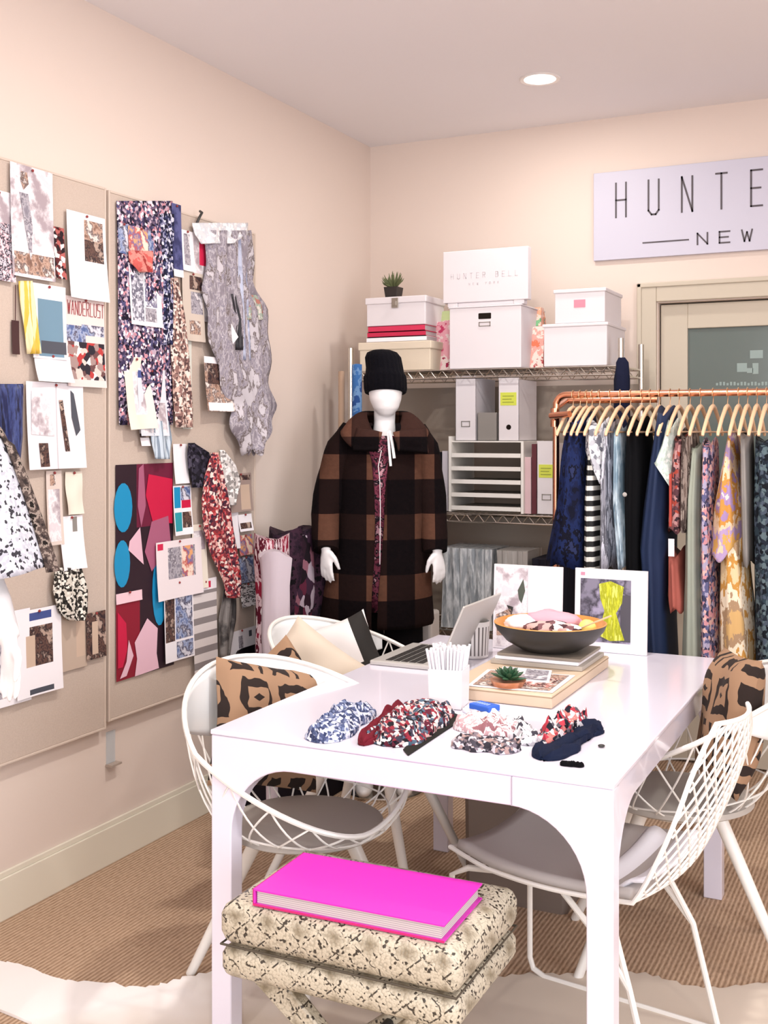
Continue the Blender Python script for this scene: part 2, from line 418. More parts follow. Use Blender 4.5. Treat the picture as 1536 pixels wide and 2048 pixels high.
# door with its casing and a grey-green pane
door = bpy.data.objects.new('door_1', None); COL.objects.link(door); tag(door, kind='structure')
g0 = onY(1375, 657, YB + 0.03); sx0, sx1, sz1 = dx0 + 0.006, dx1 - 0.006, dz1 - 0.006
b = MB(); ys, ye = YB + 0.03, YB + 0.07
b.box(sx0, g0.x, ys, ye, 0.01, sz1); b.box(sx1 - (g0.x - sx0), sx1, ys, ye, 0.01, sz1)
gx1 = sx1 - (g0.x - sx0); b.box(g0.x, gx1, ys, ye, g0.z, sz1); b.box(g0.x, gx1, ys, ye, 0.01, 0.95)
b.build('door_slab', DOORP, door, smooth=0, bevel=0.003)
GLASS = mat('grey_green_glass', '64706d', 0.12, coat=0.2)
bx(g0.x - 0.005, gx1 + 0.005, ys + 0.015, ys + 0.023, 0.94, g0.z + 0.005).build('pane', GLASS, door, smooth=0)
b = MB(); un = Vector((0, -1, 0)); et = mat('etched_glass', '8fa09c', 0.5)
def dpt(px, py): return onY(px, py, ys + 0.014)
for (xa, xb, ya, yb) in ((1500, 1526, 700, 717), (1474, 1494, 726, 744), (1494, 1506, 736, 746), (1505, 1517, 726, 748)):
    A = dpt(xa, yb); B = dpt(xb, ya); b.box(A.x, B.x, ys + 0.0135, ys + 0.015, A.z, B.z)
for k in range(17):
    A = dpt(1432 + k * 7, 771); b.box(A.x, A.x + 0.009, ys + 0.0135, ys + 0.015, A.z, A.z + (0.016 if k % 3 else 0.011))
b.build('etched_lettering', et, door, smooth=0)
b = MB(); cw = 0.088
b.box(dx0 - cw, dx0 - 0.004, YB - 0.02, YB, 0, dz1 + cw); b.box(dx1 + 0.004, dx1 + cw, YB - 0.02, YB, 0, dz1 + cw)
b.box(dx0 - 0.004, dx1 + 0.004, YB - 0.02, YB, dz1 + 0.004, dz1 + cw)
b.box(dx0 - cw, dx0 - cw + 0.02, YB - 0.028, YB - 0.02, 0, dz1 + cw); b.box(dx0 - cw, dx1 + cw, YB - 0.028, YB - 0.02, dz1 + cw - 0.02, dz1 + cw)
b.build('door_casing', DOORP, door, smooth=0, bevel=0.004)
b = MB(); b.box(dx0, dx1, YB + 0.075, YB + 0.1, 0, dz1); b.build('gap_backing', mat('dark_gap', '3b3129', 0.9), door, smooth=0)  # dark panel behind the slab, standing in for shade in the gap
b = MB(); b.tube([(gx1 + 0.04, ys, 1.0), (gx1 + 0.04, ys - 0.05, 1.0), (gx1 - 0.06, ys - 0.055, 1.0)], 0.009, 10)
b.build('door_handle', CHROME, door)

# recessed downlights: the first is visible, the rest are added to brighten the room
def downlight(i, x, y, watts):
    lab = ('glowing round recessed downlight in the ceiling above the storage boxes' if i == 0 else
           'added round recessed ceiling downlight outside the picture above ' + ['', 'the middle of the work table', 'the right end of the clothes rack', 'the open floor on the right', 'the near left corner', 'the far right of the door', 'the snakeskin stool'][i])
    t = thing('recessed_downlight', lab, 'ceiling light', (x, y, ZC), 0)
    b = MB(); b.lathe([(0.062, -0.001), (0.064, -0.004), (0.078, -0.006), (0.082, -0.002), (0.082, 0.0)], 40, caps=False)
    b.build('trim_ring', mat('lamp_trim', 'e8e4e2', 0.3, metal=0.3), t)
    b = MB(); b.lathe([(0.001, -0.002), (0.062, -0.001)], 40, caps=False)
    b.build('lamp_lens', mat('lamp_glow', 'ffffff', 0.4, emit=('fff8f2', 14)), t)
    a = area('downlight_beam', (0, 0, -0.012), (0, 0, 0), 0.12, 0.12, watts, LAMP_C, 'DISK'); a.parent = t
for i, (x, y, q) in enumerate(LAMPS): downlight(i, x, y, q)

# ------------------------------------------------------------------ letters
GL = {'H': (0.5, [((0, 0), (0, 1)), ((1, 0), (1, 1)), ((0, .5), (1, .5))]),
      'U': (0.5, [((0, .12), (0, 1)), ((1, .12), (1, 1)), ((0, .12), (.3, 0)), ((.3, 0), (.7, 0)), ((.7, 0), (1, .12))]),
      'N': (0.5, [((0, 0), (0, 1)), ((1, 0), (1, 1)), ((0, 1), (1, 0))]),
      'T': (0.5, [((.5, 0), (.5, 1)), ((0, 1), (1, 1))]),
      'E': (0.5, [((0, 0), (0, 1)), ((0, 0), (1, 0)), ((0, .5), (.85, .5)), ((0, 1), (1, 1))]),
      'R': (0.5, [((0, 0), (0, 1)), ((0, 1), (.8, 1)), ((.8, 1), (1, .85)), ((1, .85), (1, .65)), ((1, .65), (.8, .5)), ((.8, .5), (0, .5)), ((.45, .5), (1, 0))]),
      'B': (0.5, [((0, 0), (0, 1)), ((0, 1), (.8, 1)), ((.8, 1), (.95, .85)), ((.95, .85), (.95, .65)), ((.95, .65), (.8, .53)), ((0, .53), (.8, .53)), ((.8, .53), (1, .38)), ((1, .38), (1, .15)), ((1, .15), (.8, 0)), ((.8, 0), (0, 0))]),
      'L': (0.5, [((0, 0), (0, 1)), ((0, 0), (1, 0))]),
      'W': (0.5, [((0, 1), (.25, 0)), ((.25, 0), (.5, .8)), ((.5, .8), (.75, 0)), ((.75, 0), (1, 1))]),
      'Y': (0.5, [((0, 1), (.5, .5)), ((1, 1), (.5, .5)), ((.5, .5), (.5, 0))]),
      'O': (0.5, [((.25, 0), (.75, 0)), ((.75, 0), (1, .25)), ((1, .25), (1, .75)), ((1, .75), (.75, 1)), ((.75, 1), (.25, 1)), ((.25, 1), (0, .75)), ((0, .75), (0, .25)), ((0, .25), (.25, 0))]),
      'K': (0.5, [((0, 0), (0, 1)), ((0, .4), (1, 1)), ((.3, .58), (1, 0))]),
      'A': (0.5, [((0, 0), (.5, 1)), ((1, 0), (.5, 1)), ((.2, .35), (.8, .35))]),
      'D': (0.5, [((0, 0), (0, 1)), ((0, 1), (.6, 1)), ((.6, 1), (1, .75)), ((1, .75), (1, .25)), ((1, .25), (.6, 0)), ((.6, 0), (0, 0))]),
      'S': (0.5, [((1, 1), (0, 1)), ((0, 1), (0, .55)), ((0, .55), (1, .5)), ((1, .5), (1, 0)), ((1, 0), (0, 0))]),
      ' ': (0.5, [])}
def letters_of(text, org, ux, uz, un, h, wl, pitch, st, th, m, par):
    for k, ch in enumerate(text):
        if ch == ' ': continue
        b = MB(); o = org + ux * (k * pitch)
        for A, B in GL[ch][1]: b.stroke((A[0] * wl, A[1] * h), (B[0] * wl, B[1] * h), st, Vector((0, 0, 0)), ux, uz, un, th)
        b.build('raised_letter', m, par, loc=o, smooth=0)
def write(b, text, org, ux, uz, un, h, wl, pitch, st, th=0.001, mi=0):
    for k, ch in enumerate(text):
        o = org + ux * (k * pitch)
        for A, B in GL[ch][1]:
            b.stroke((A[0] * wl, A[1] * h), (B[0] * wl, B[1] * h), st, o, ux, uz, un, th, mi)

# wall sign
SY = YB - 0.022
sa = onY(1187, 347, SY); sb = onY(1187, 522, SY)
h0 = onY(1232, 435, SY); h1 = onY(1232, 367, SY); u0 = onY(1297, 430, SY); pit = u0.x - h0.x
signlen = (h0.x - sa.x) * 2 + pit * 10 + (onY(1252, 400, SY).x - h0.x)
sg = thing('wall_sign', 'large white wall sign lettered HUNTER BELL NEW YORK above the door', 'sign', (sa.x, YB, sb.z))
bx(0, signlen, -0.022, 0, 0, sa.z - sb.z).build('sign_panel', mat('sign_white', 'c3c1d0', 0.5), sg, smooth=0, bevel=0.002)
b = MB(); UX, UZ, UN = Vector((1, 0, 0)), Vector((0, 0, 1)), Vector((0, -1, 0))
lw = onY(1252, 400, SY).x - h0.x
INK = mat('sign_ink', '4a4248', 0.5)
letters_of('HUNTER BELL', Vector((h0.x - sa.x, -0.022, h0.z - sb.z)), UX, UZ, UN, h1.z - h0.z, lw, pit, 0.0075, 0.002, INK, sg)
n0 = onY(1395, 489, SY); n1 = onY(1395, 467, SY); e0 = onY(1439, 488, SY)
letters_of('NEW YORK', Vector((n0.x - sa.x, -0.022, n0.z - sb.z)), UX, UZ, UN, n1.z - n0.z, 0.042, e0.x - n0.x, 0.0065, 0.002, INK, sg)
la = onY(1285, 486, SY); lb = onY(1378, 484, SY)
z = la.z - sb.z; b.box(la.x - sa.x, lb.x - sa.x, -0.024, -0.022, z - 0.003, z + 0.003)
xe = n0.x - sa.x + (e0.x - n0.x) * 8; b.box(xe, xe + (lb.x - la.x), -0.024, -0.022, z - 0.003, z + 0.003)
b.build('sign_dash', INK, sg, smooth=0)

# ------------------------------------------------------------------ pinboards and everything pinned to them
BX = XL + 0.032
def board(label, px0, px1, py_top, py_bot, y0=None):
    a = onX(px0, py_top, BX) if y0 is None else Vector((BX, y0, onX(px1, py_top, BX).z))
    c = onX(px1, py_top, BX)
    zt = c.z; zb = onX(px1, py_bot, BX).z
    t = thing('pinboard', label, 'pinboard', (XL + .004, (a.y + c.y) / 2, zb))
    hw = (c.y - a.y) / 2
    bx(0.004, 0.028, -hw + 0.006, hw - 0.006, 0.006, zt - zb - 0.006).build('linen_panel', LINEN, t, smooth=0, bevel=0.004)
    b = MB(); m = 0.008
    b.box(0, 0.03, -hw, -hw + m, 0, zt - zb); b.box(0, 0.03, hw - m, hw, 0, zt - zb)
    b.box(0, 0.03, -hw + m, hw - m, 0, m); b.box(0, 0.03, -hw + m, hw - m, zt - zb - m, zt - zb)
    b.build('board_edge', mat('board_edging', 'cdbcae', 0.7), t, smooth=0, bevel=0.002)
board('wide beige linen pinboard nearest the camera', -300, 212, 376, 1458, y0=1.2)
board('beige linen pinboard nearer the corner, hung with the abstract poster', 217, 511, 467, 1340)

PIN = {}
rnd = random.Random(4)
ph = {
 'pale': printed('photo_pale', ['efe9ee', 'ddd3d8', 'f1ecee', 'c9bfc4', 'a99aa0'], 14, 'noise', rough=.5, smooth=True),
 'brown': printed('photo_brown', ['3a2a2a', '8a6a5c', 'c7a795', '5a4a4c', 'e3d6cf'], 34, 'noise', rough=.5, smooth=True),
 'grey': printed('photo_grey', ['4b4650', '8d8893', 'b9b3ba', '6a6470', 'd9d4d8'], 26, 'noise', rough=.5, smooth=True),
 'blue': printed('photo_blue', ['2f3a63', '5b6c9a', 'a9b3cf', '3b3550', 'd4d3de'], 24, 'noise', rough=.5, smooth=True),
 'dark': printed('photo_dark', ['17131a', '3a2d30', '6d5148', '241d24', 'b39a8c'], 30, 'noise', rough=.5, smooth=True),
 'yellow': printed('photo_yellow', ['d8c93c', 'a79a55', '6c6a66', 'e6dd8a', '8e7fa0'], 18, 'noise', rough=.5, smooth=True),
 'orange': printed('photo_orange', ['d9854a', 'e7a874', '6d6fa0', 'c45b4a', 'f0d9c8'], 22, 'noise', rough=.5, smooth=True),
 'floral': printed('photo_floral', ['f0ecf0', 'e0b9c0', '3b3540', 'cfc7cf', '7d7480'], 60, 'noise', rough=.6),
 'room': printed('photo_room', ['e3c9c0', 'b5403f', '6a4a4a', 'f2e6e0', 'a48a86', '2f2a33'], 42, 'vor', rough=.5),
 'script': printed('photo_script', ['f3eff0', 'eeeaec', '4a4448', 'f1edef'], 55, 'noise', stretch=(1, .6, 2.2), rough=.6),
 'skyblue': mat('slate_blue_print', '6d8ea3', .5), 'navyhead': mat('navy_print', '41508c', .5),
 'darkgrey': mat('dark_grey_print', '4a4d57', .5), 'warm': mat('tan_print', 'c9b09c', .6), 'pinkdot': mat('crimson_print', 'd3264f', .5),
 'waves': stripes('wavy_grey_print', 'ded6d4', '8d8585', 2, .055, .45),
}
layer = [0]
PNORM = Vector((1, 0, 0))
def pinned(name, label, cat, rect, base, regs=(), polys=(), tilt=0.0, curl=0.012, group=None, lay=None, wav=0.0, pin='8c2f2f', nu=6, nv=10, letters=None, mats_extra=None):
    """sheet pinned on a board; rect = x0, x1, y top, y bottom read at x0; regions are (u0,v0,u1,v1,material)"""
    x0, x1, yt, yb = rect
    layer[0] += 1; off = 0.0035 + (lay if lay is not None else (layer[0] % 7)) * 0.0022
    P = BX + off
    a = onX(x0, yt, P); c = onX(x0, yb, P); e = onX(x1, HY, P)
    wd, ht = e.y - a.y, a.z - c.z
    t = Vector((P, a.y + wd / 2, a.z))
    seed = rnd.random() * 50
    def pt(u, v, o=0.0):
        y = (u - .5) * wd; z = -v * ht
        cu = curl * (max(v, 0.0) ** 1.6) * (0.6 + 0.8 * abs(u - .45)) + wav * (sin(u * 9 + seed) * v + 0.5 * sin(v * 7 + u * 4 + seed)) * .5
        q = Vector((max(cu, 0.0) + o, y, z))
        if tilt: q = Matrix.Rotation(tilt, 3, 'X') @ q
        return q
    us = sorted(set([round(i / nu, 4) for i in range(nu + 1)] + [r[k] for r in regs for k in (0, 2)]))
    vs = sorted(set([round(i / nv, 4) for i in range(nv + 1)] + [r[k] for r in regs for k in (1, 3)]))
    mats = [base]; b = MB()
    for r in regs:
        if r[4] not in mats: mats.append(r[4])
    nU = len(us); b.v = [tuple(pt(u, v)) for v in vs for u in us]
    for j in range(len(vs) - 1):
        for i in range(nU - 1):
            um, vm = (us[i] + us[i + 1]) / 2, (vs[j] + vs[j + 1]) / 2; mi = 0
            for r in regs:
                if r[0] < um < r[2] and r[1] < vm < r[3]: mi = mats.index(r[4])
            b.f.append((j * nU + i, (j + 1) * nU + i, (j + 1) * nU + i + 1, j * nU + i + 1)); b.m.append(mi)
    for pl, m in polys:
        if m not in mats: mats.append(m)
        n = len(pl); b.add([pt(u, v, 0.0012 + 0.0002 * mats.index(m)) for u, v in pl], [tuple(range(n))], mats.index(m))
    if letters:
        txt, u0, v0, h, wl, pitch, st, m = letters
        if m not in mats: mats.append(m)
        write(b, txt, pt(u0, v0, 0.001), Vector((0, 1, 0)), UZ, Vector((1, 0, 0)), h * ht, wl * wd, pitch * wd, st, 0.0006, mats.index(m))
    o = b.build(name, mats, loc=t, smooth=60)
    tag(o, label, cat, group)
    if pin:
        p = MB(); p.ball((pt(.5, .03).x + 0.004, 0, -0.03 * ht), (0.004, 0.0045, 0.0045), 6)
        p.build('push_pin', mat('pin_' + pin, pin, .3), o)
    return o
def drape(name, label, cat, rows, m, amp=0.008, out=0.01, nu=14, freq=11, lay=None, solid=0.0015, ragged=0.0):
    """cloth pinned on the board; rows = (y, x left, x right) down the photo"""
    layer[0] += 1; P = BX + 0.006 + (lay if lay is not None else 4) * 0.0022
    L = [onX(r[1], r[0], P) for r in rows]; R = [onX(r[2], r[0], P) for r in rows]
    top = (L[0] + R[0]) / 2; seed = rnd.random() * 40; n = len(rows)
    def fn(u, v):
        s = v * (n - 1); k = min(int(s), n - 2); f = s - k
        p = L[k].lerp(L[k + 1], f).lerp(R[k].lerp(R[k + 1], f), u)
        dx = out * sin(pi * u) * (0.3 + v) + amp * (0.25 + v) * (1 + sin(u * freq + seed + v * 1.6)) + amp * .5 * (1 + sin(u * freq * 2.1 + v * 6 + seed))
        q = p + Vector((dx * .8, 0, 0))
        if ragged: q += Vector((0, ragged * sin(v * 31 + seed) * (abs(u - .5) * 2), ragged * sin(u * 23 + seed) * v))
        return q - top
    b = MB(); b.grid(fn, nu, 4 * (n - 1) + 6)
    o = b.build(name, m, loc=top, smooth=180, solid=solid)
    return tag(o, label, cat)

# --- first board
pinned('magazine_page', 'black and pink floral magazine page at the far left of the near pinboard', 'magazine page', (-34, 26, 372, 556), ph['floral'], [(0, 0, 1, .35, ph['pale'])], lay=1)
pinned('fashion_photo', 'tall pale fashion photo of a standing figure at the top of the near pinboard', 'photo', (20, 105, 322, 550), ph['pale'],
       [(.05, .78, .98, .97, ph['brown'])], [([(.24, .06), (.38, .06), (.42, .16), (.3, .22), (.22, .14)], ph['brown']), ([(.2, .25), (.4, .25), (.5, .55), (.44, .85), (.34, .6)], ph['grey'])], lay=3)
pinned('fabric_swatch', 'narrow red and black fabric swatch between the pale photo and the white page', 'swatch', (106, 128, 452, 556), printed('red_black_print', ['5a2a2c', 'b0605c', '2a1d22', 'e9dcd8'], 70), lay=2, nu=3)
pinned('lookbook_page', 'white lookbook page with a small group photo, near the right edge of the near pinboard', 'page', (133, 210, 418, 594), PAPER, [(.44, .07, .93, .55, ph['dark']), (.44, .07, .93, .3, ph['brown'])], lay=4, curl=.02)
pinned('fabric_swatch', 'dark brown fabric swatch hanging from a thin cord', 'swatch', (23, 38, 640, 708), mat('brown_suede', '4a3434', .9), polys=[([(.4, -1.05), (.55, -1.05), (.55, 0), (.4, 0)], mat('cord_brown', '5a4040', .9))], lay=1, nu=3, curl=.004, pin=None)
drape('ribbon_trim', 'mustard yellow striped ribbon beside the slate blue page', 'ribbon', [(562, 36, 60), (620, 40, 66), (708, 52, 74)], stripes('yellow_stripe', 'd9b545', 'efe0b0', 1, .02, .6), lay=2)
pinned('lookbook_page', 'white page with a slate blue photo panel', 'page', (62, 131, 564, 715), PAPER, [(.18, .2, .9, .97, ph['skyblue']), (.25, .76, .97, .93, ph['darkgrey'])], lay=4, curl=.01)
pinned('note_card', 'blank white card pinned under the slate blue page', 'card', (68, 140, 708, 762), PAPER, lay=6, curl=.02, nu=4, nv=4)
pinned('magazine_cover', 'magazine cover with the red word WANDERLUST', 'magazine cover', (131, 208, 590, 772), mat('blush_paper', 'e8d5d0', .6),
       [(0, .32, .5, .5, ph['blue']), (.4, .3, .98, .42, ph['blue']), (.02, .5, .98, .92, ph['room'])],
       letters=('WANDERLUST', .04, .2, .15, .065, .097, .0022, mat('wander_red', '9d3f45', .5)), lay=3)
pinned('fashion_sketch', 'white page of dark trouser figures in the middle of the near pinboard', 'sketch', (52, 166, 762, 940), PAPER,
       [(.5, 0, .52, 1, mat('page_fold', 'c9c0c6', .6))],
       [([(.55, .2), (.62, .2), (.72, .8), (.64, .8)], ph['dark']), ([(.76, .08), (.82, .12), (.92, .55), (.84, .62), (.77, .4)], ph['darkgrey']), ([(.18, .7), (.34, .7), (.36, .97), (.2, .97)], ph['dark']), ([(.08, .1), (.4, .16), (.46, .62), (.06, .6)], ph['pale'])], lay=4, curl=.015)
drape('denim_garment', 'navy satin garment pinned by its dark waistband at the left edge of the near pinboard', 'garment', [(768, -60, 42), (778, -58, 40), (870, -50, 40), (960, -50, 30)], printed('navy_satin', ['0d1026', '1c2450', '3c4a80', '121634'], 16, 'noise', stretch=(1, 3, .6), rough=.35, smooth=True), lay=6)
pinned('fashion_photo', 'slim photo of a dress figure below the trouser sketches', 'photo', (92, 123, 942, 1092), mat('dusty_paper', 'd8c9c0', .7), [(.25, .05, .6, .2, ph['brown']), (.1, .25, .85, .95, ph['pale'])], lay=2, nu=3)
pinned('fabric_swatch', 'cream linen swatch with a slanted lower edge beside the slim dress photo', 'swatch', (130, 164, 944, 1030), CREAM, lay=3, wav=.008)
pinned('note_card', 'long white paper slip hanging under the cream linen swatch', 'card', (119, 165, 1034, 1142), PAPER, [(.55, .02, .75, .3, GREY)], lay=4, curl=.02)
drape('fabric_swatch', 'ruffled black and white spotted swatch low on the near pinboard', 'swatch', [(1135, 104, 158), (1180, 102, 166), (1225, 112, 166), (1240, 130, 158)], printed('spot_grey', ['e8e2d8', '38342f', 'cfc8bc', '1f1c1a'], 130), amp=.012, lay=4)
pinned('photo_print', 'small dark photo at the lower right corner of the near pinboard', 'photo', (172, 211, 1228, 1322), ph['dark'], [(.3, .2, .6, .9, ph['warm'])], lay=3, nu=3, curl=.004)
pinned('faded_print', 'faded beige print left of the small dark photo', 'print', (122, 172, 1232, 1345), mat('faded_beige', 'bda999', .8), [(.6, .1, .95, .8, ph['warm'])], lay=1, curl=.004)
pinned('lookbook_page', 'white page with a navy heading and a couple photo, low on the near pinboard', 'page', (30, 122, 1226, 1402), PAPER,
       [(.3, .04, .78, .13, ph['navyhead']), (.3, .2, .8, .66, ph['dark']), (.22, .3, .42, .66, ph['warm']), (.28, .92, .8, .98, ph['darkgrey'])], lay=5, curl=.01)
pinned('handwritten_page', 'white handwritten page overlapped by the page with the navy heading', 'page', (-46, 60, 1236, 1430), PAPER, [(.1, .05, .95, .9, ph['script'])], lay=2, curl=.006)
pinned('photo_print', 'dark photo print behind the mannequin hand at the left edge', 'photo', (-60, 12, 1262, 1434), ph['grey'], [(0, .9, 1, 1, PAPER)], lay=6, curl=.003)

# --- second board
FLO = printed('dark_floral', ['2a2238', 'e2dce6', '6a5a70', 'b9a4b4', '3b3250', 'c98f9a', '4d4a70', '1a1424'], 105)
FLO2 = printed('navy_floral', ['1c1d36', 'd8d6e4', '2f3358', '8b8aa8', '141426'], 110)
drape('fabric_length', 'long dark purple floral fabric covering the left of the far pinboard', 'fabric', [(402, 232, 345), (520, 233, 346), (700, 234, 346), (850, 234, 344)], FLO, lay=0, amp=.004)
pinned('postcard', 'orange and blue painted postcard near the top of the dark floral fabric', 'postcard', (256, 306, 450, 508), ph['orange'], [(.78, 0, 1, 1, ph['blue'])], lay=5, nu=3, nv=4, curl=.006)
pinned('postcard', 'small blue postcard left of the orange painted postcard', 'postcard', (236, 258, 444, 505), ph['blue'], lay=4, nu=3, nv=4, curl=.004)
drape('fabric_swatch', 'coral red swatch draped under the orange painted postcard', 'swatch', [(502, 254, 302), (525, 258, 300), (545, 276, 298)], printed('coral', ['c9605a', 'd98a80', 'a03c3a'], 20, 'noise'), lay=6)
pinned('lace_sample_card', 'white card framing a grey lace sample on the dark floral fabric', 'sample card', (258, 321, 530, 648), PAPER, [(.06, .03, .44, .93, printed('lace_grey', ['9b9aa6', 'd5d3dc', '6e6c7c'], 120)), (.48, .03, .85, .66, printed('lace_grey2', ['a9a6b4', 'e5e2ea', '5c5468', '7d7a94'], 110)), (.48, .68, .82, .92, ph['grey'])], lay=5)
drape('fabric_length', 'navy floral fabric strip right of the orange painted postcard', 'fabric', [(428, 318, 346), (560, 320, 346), (690, 322, 344)], FLO2, lay=2, amp=.003)
pinned('cream_sheet', 'curled cream sheet under the lace sample card', 'paper', (246, 296, 712, 858), CREAM, [(.3, .2, .75, .8, ph['pale'])], lay=5, tilt=.05, curl=.03, wav=.008)
pinned('sample_card', 'white and pale blue sample card with a small blue tag', 'sample card', (274, 330, 736, 872), mat('ice_paper', 'd9dbe2', .6), [(.02, .03, .55, .14, ph['navyhead']), (.3, .3, .5, .45, ph['warm']), (.1, .5, .95, .95, ph['pale'])], lay=6, curl=.02)
drape('ribbon_trim', 'silvery blue ribbon hanging from the pale blue sample card', 'ribbon', [(842, 296, 336), (880, 298, 338), (918, 304, 332)], stripes('silver_blue', 'bfcbd6', '7e8c9c', 1, .018, .35), lay=6)
pinned('paper_slip', 'short white paper slip with a black band under the curled cream sheet', 'card', (278, 296, 850, 892), PAPER, [(.0, .4, 1, .6, ph['dark'])], lay=3, nu=3, nv=4)
pinned('fabric_swatch', 'narrow dark navy velvet swatch at the top centre of the far pinboard', 'swatch', (343, 362, 405, 552), printed('navy_velvet', ['20213c', '3b3d66', '5b5d8c'], 18, 'noise', smooth=True), [(0, .9, 1, 1, PAPER)], lay=4, nu=3)
drape('fabric_length', 'rose brown leaf print strip beside the dark floral fabric', 'fabric', [(556, 336, 352), (640, 338, 368), (740, 342, 378), (800, 344, 382), (855, 350, 382)], printed('rose_leaf', ['c9a99c', '5a4342', 'e6d6cc', '8c6a64'], 110), lay=3, amp=.006)
pinned('fashion_sketch', 'narrow ink sketch card under the black hook', 'sketch', (362, 386, 458, 540), PAPER, [(.2, .08, .7, .85, ph['grey'])], lay=3, nu=3)
pinned('fashion_photo', 'beige portrait page with a dark haired figure left of the grey blouse', 'photo', (364, 406, 540, 680), mat('beige_page', 'cdbfb2', .6), [(.35, .05, .95, .25, ph['dark']), (.4, .28, .95, .6, ph['grey']), (.3, .7, .8, .9, ph['brown'])], lay=4)
pinned('paper_slip', 'tall pale green paper strip below the beige portrait page', 'paper', (364, 383, 672, 858), mat('pale_green_paper', 'd6d6cc', .7), lay=1, nu=3, curl=.004)
pinned('magazine_page', 'magazine page of a grey dressed model behind the draped blouse', 'magazine page', (386, 502, 452, 640), ph['pale'], [(.1, .06, .22, .4, ph['pinkdot']), (.3, .1, .7, .4, mat('olive_grey', '8e8c80', .6)), (.3, .4, .75, 1, ph['grey'])], lay=1, curl=.006)
CAMO = printed('grey_lilac_camo', ['3c3338', '8f8790', 'bdb6bc', '7f7886', 'aaa3aa', '5c4e4a', 'c4bec4'], 15, 'noise', rough=.6, smooth=True, stretch=(1, 1.6, .7), lo=.38, hi=.62)
drape('blouse', 'grey and lilac patterned blouse draped over the right edge of the far pinboard', 'blouse', [(462, 412, 500), (560, 404, 497), (615, 404, 524), (690, 414, 536), (760, 432, 532), (815, 450, 543), (860, 455, 532), (905, 476, 500)], CAMO, amp=.02, out=.03, nu=26, freq=13, lay=6, ragged=.014)
drape('lace_trim', 'white lace trim hung along the top of the grey blouse', 'trim', [(446, 384, 492), (470, 388, 494), (488, 400, 470)], printed('white_lace', ['f0eeee', 'dcd8da', 'cfd0d6'], 90), lay=7)
drape('cloth_ribbon', 'pale blue ribbon hanging down the right of the grey blouse', 'ribbon', [(480, 468, 488), (580, 472, 490), (720, 476, 494)], printed('pale_blue_silk', ['9aa4c4', 'b9bfd4', '8a8fa8'], 14, 'noise', smooth=True, rough=.4), lay=12)
drape('leather_trim', 'black curling trim laid diagonally on the grey blouse', 'trim', [(588, 460, 470), (640, 470, 478), (700, 468, 478)], mat('black_trim', '1b1820', .5), lay=13)
pinned('paper_tag', 'white square tag tilted on the grey blouse', 'tag', (441, 466, 658, 692), PAPER, tilt=.7, lay=22, nu=3, nv=3, curl=.004, pin=None)
pinned('photo_print', 'brown photo with a white lower border under the grey blouse', 'photo', (408, 462, 712, 822), ph['brown'], [(.1, .12, .9, .5, ph['dark']), (.05, .84, .95, .99, PAPER), (0, 0, .6, .12, PAPER)], lay=13, curl=.02)
drape('fabric_swatch', 'small coral and green scarf end behind the right of the grey blouse', 'swatch', [(590, 486, 510), (610, 484, 522), (640, 486, 524)], printed('coral_green', ['b0756a', '9aa497', 'cfc8bf'], 26, 'noise'), lay=13)
b = MB(); hk = onX(392, 437, BX)
b.tube([(0.004, .02, .03), (0.02, .01, .022), (0.022, -.01, 0), (0.012, -.018, -.03), (0.004, -.02, -.05)], .005, 8)
tag(b.build('wall_hook', DARK, loc=hk), 'black metal hook at the top of the far pinboard', 'hook')

# abstract poster
PB, PR, PPK, PDK, PLV = mat('poster_blue', '1f8fc0', .4), mat('poster_crimson', 'c81f46', .4), mat('poster_blush', 'e6bccb', .4), mat('poster_dark', '2e1c26', .4), mat('poster_mauve', 'a9607c', .4)
def ell(cx, cy, rx, ry, n=18): return [(cx + rx * cos(2 * pi * k / n), cy + ry * sin(2 * pi * k / n)) for k in range(n)]
pinned('art_poster', 'tall abstract poster of blue, crimson and pink shapes on the far pinboard', 'poster', (231, 346, 930, 1364), PDK,
       [(.35, 0, 1, .3, mat('poster_plum', '6d1f3a', .4)), (0, .64, .4, 1, mat('poster_maroon', '8a1c30', .4))],
       [(ell(.12, .2, .15, .115), PB), (ell(.1, .46, .13, .11), PB), ([(.55, .05), (.98, .08), (.98, .3), (.62, .28), (.5, .15)], PR), ([(.38, .02), (.46, .0), (.5, .2), (.42, .3), (.36, .2)], PLV),
        ([(.6, .28), (.9, .26), (.95, .4), (.6, .52), (.48, .42)], PLV), ([(.22, .36), (.4, .3), (.46, .48), (.2, .4)], PPK),
        (ell(.74, .62, .13, .17), PB), ([(.02, .68), (.16, .74), (.18, .86), (.1, .94), (.02, .94)], PR),
        ([(.3, .84), (.52, .74), (.7, .8), (.68, .92), (.72, .995), (.3, 1.0), (.34, .92)], PPK), ([(.2, .82), (.28, .9), (.16, .985), (.05, .99), (.16, .92)], PPK)], lay=0, curl=.004, pin=None)
pinned('paper_slip', 'pink paper label across the middle of the abstract poster', 'label', (232, 284, 1189, 1210), mat('pink_label', 'efc9d2', .6), lay=2, nu=3, nv=2, curl=.002)
pinned('note_card', 'white vertical card beside the black lace swatch', 'card', (346, 374, 888, 968), PAPER, lay=3, nu=3)
drape('fabric_swatch', 'black lace swatch left of the red floral scarf', 'swatch', [(886, 372, 388), (905, 370, 414), (940, 372, 418), (975, 378, 398)], printed('black_lace', ['1c1824', '2c2836', '0f0c14', '4b4656'], 80), lay=5)
SCARF = printed('red_floral', ['a0383a', 'd9a49c', '5a2a38', 'c4555a', 'e9d6cc', '7a3038', '3c2434'], 100)
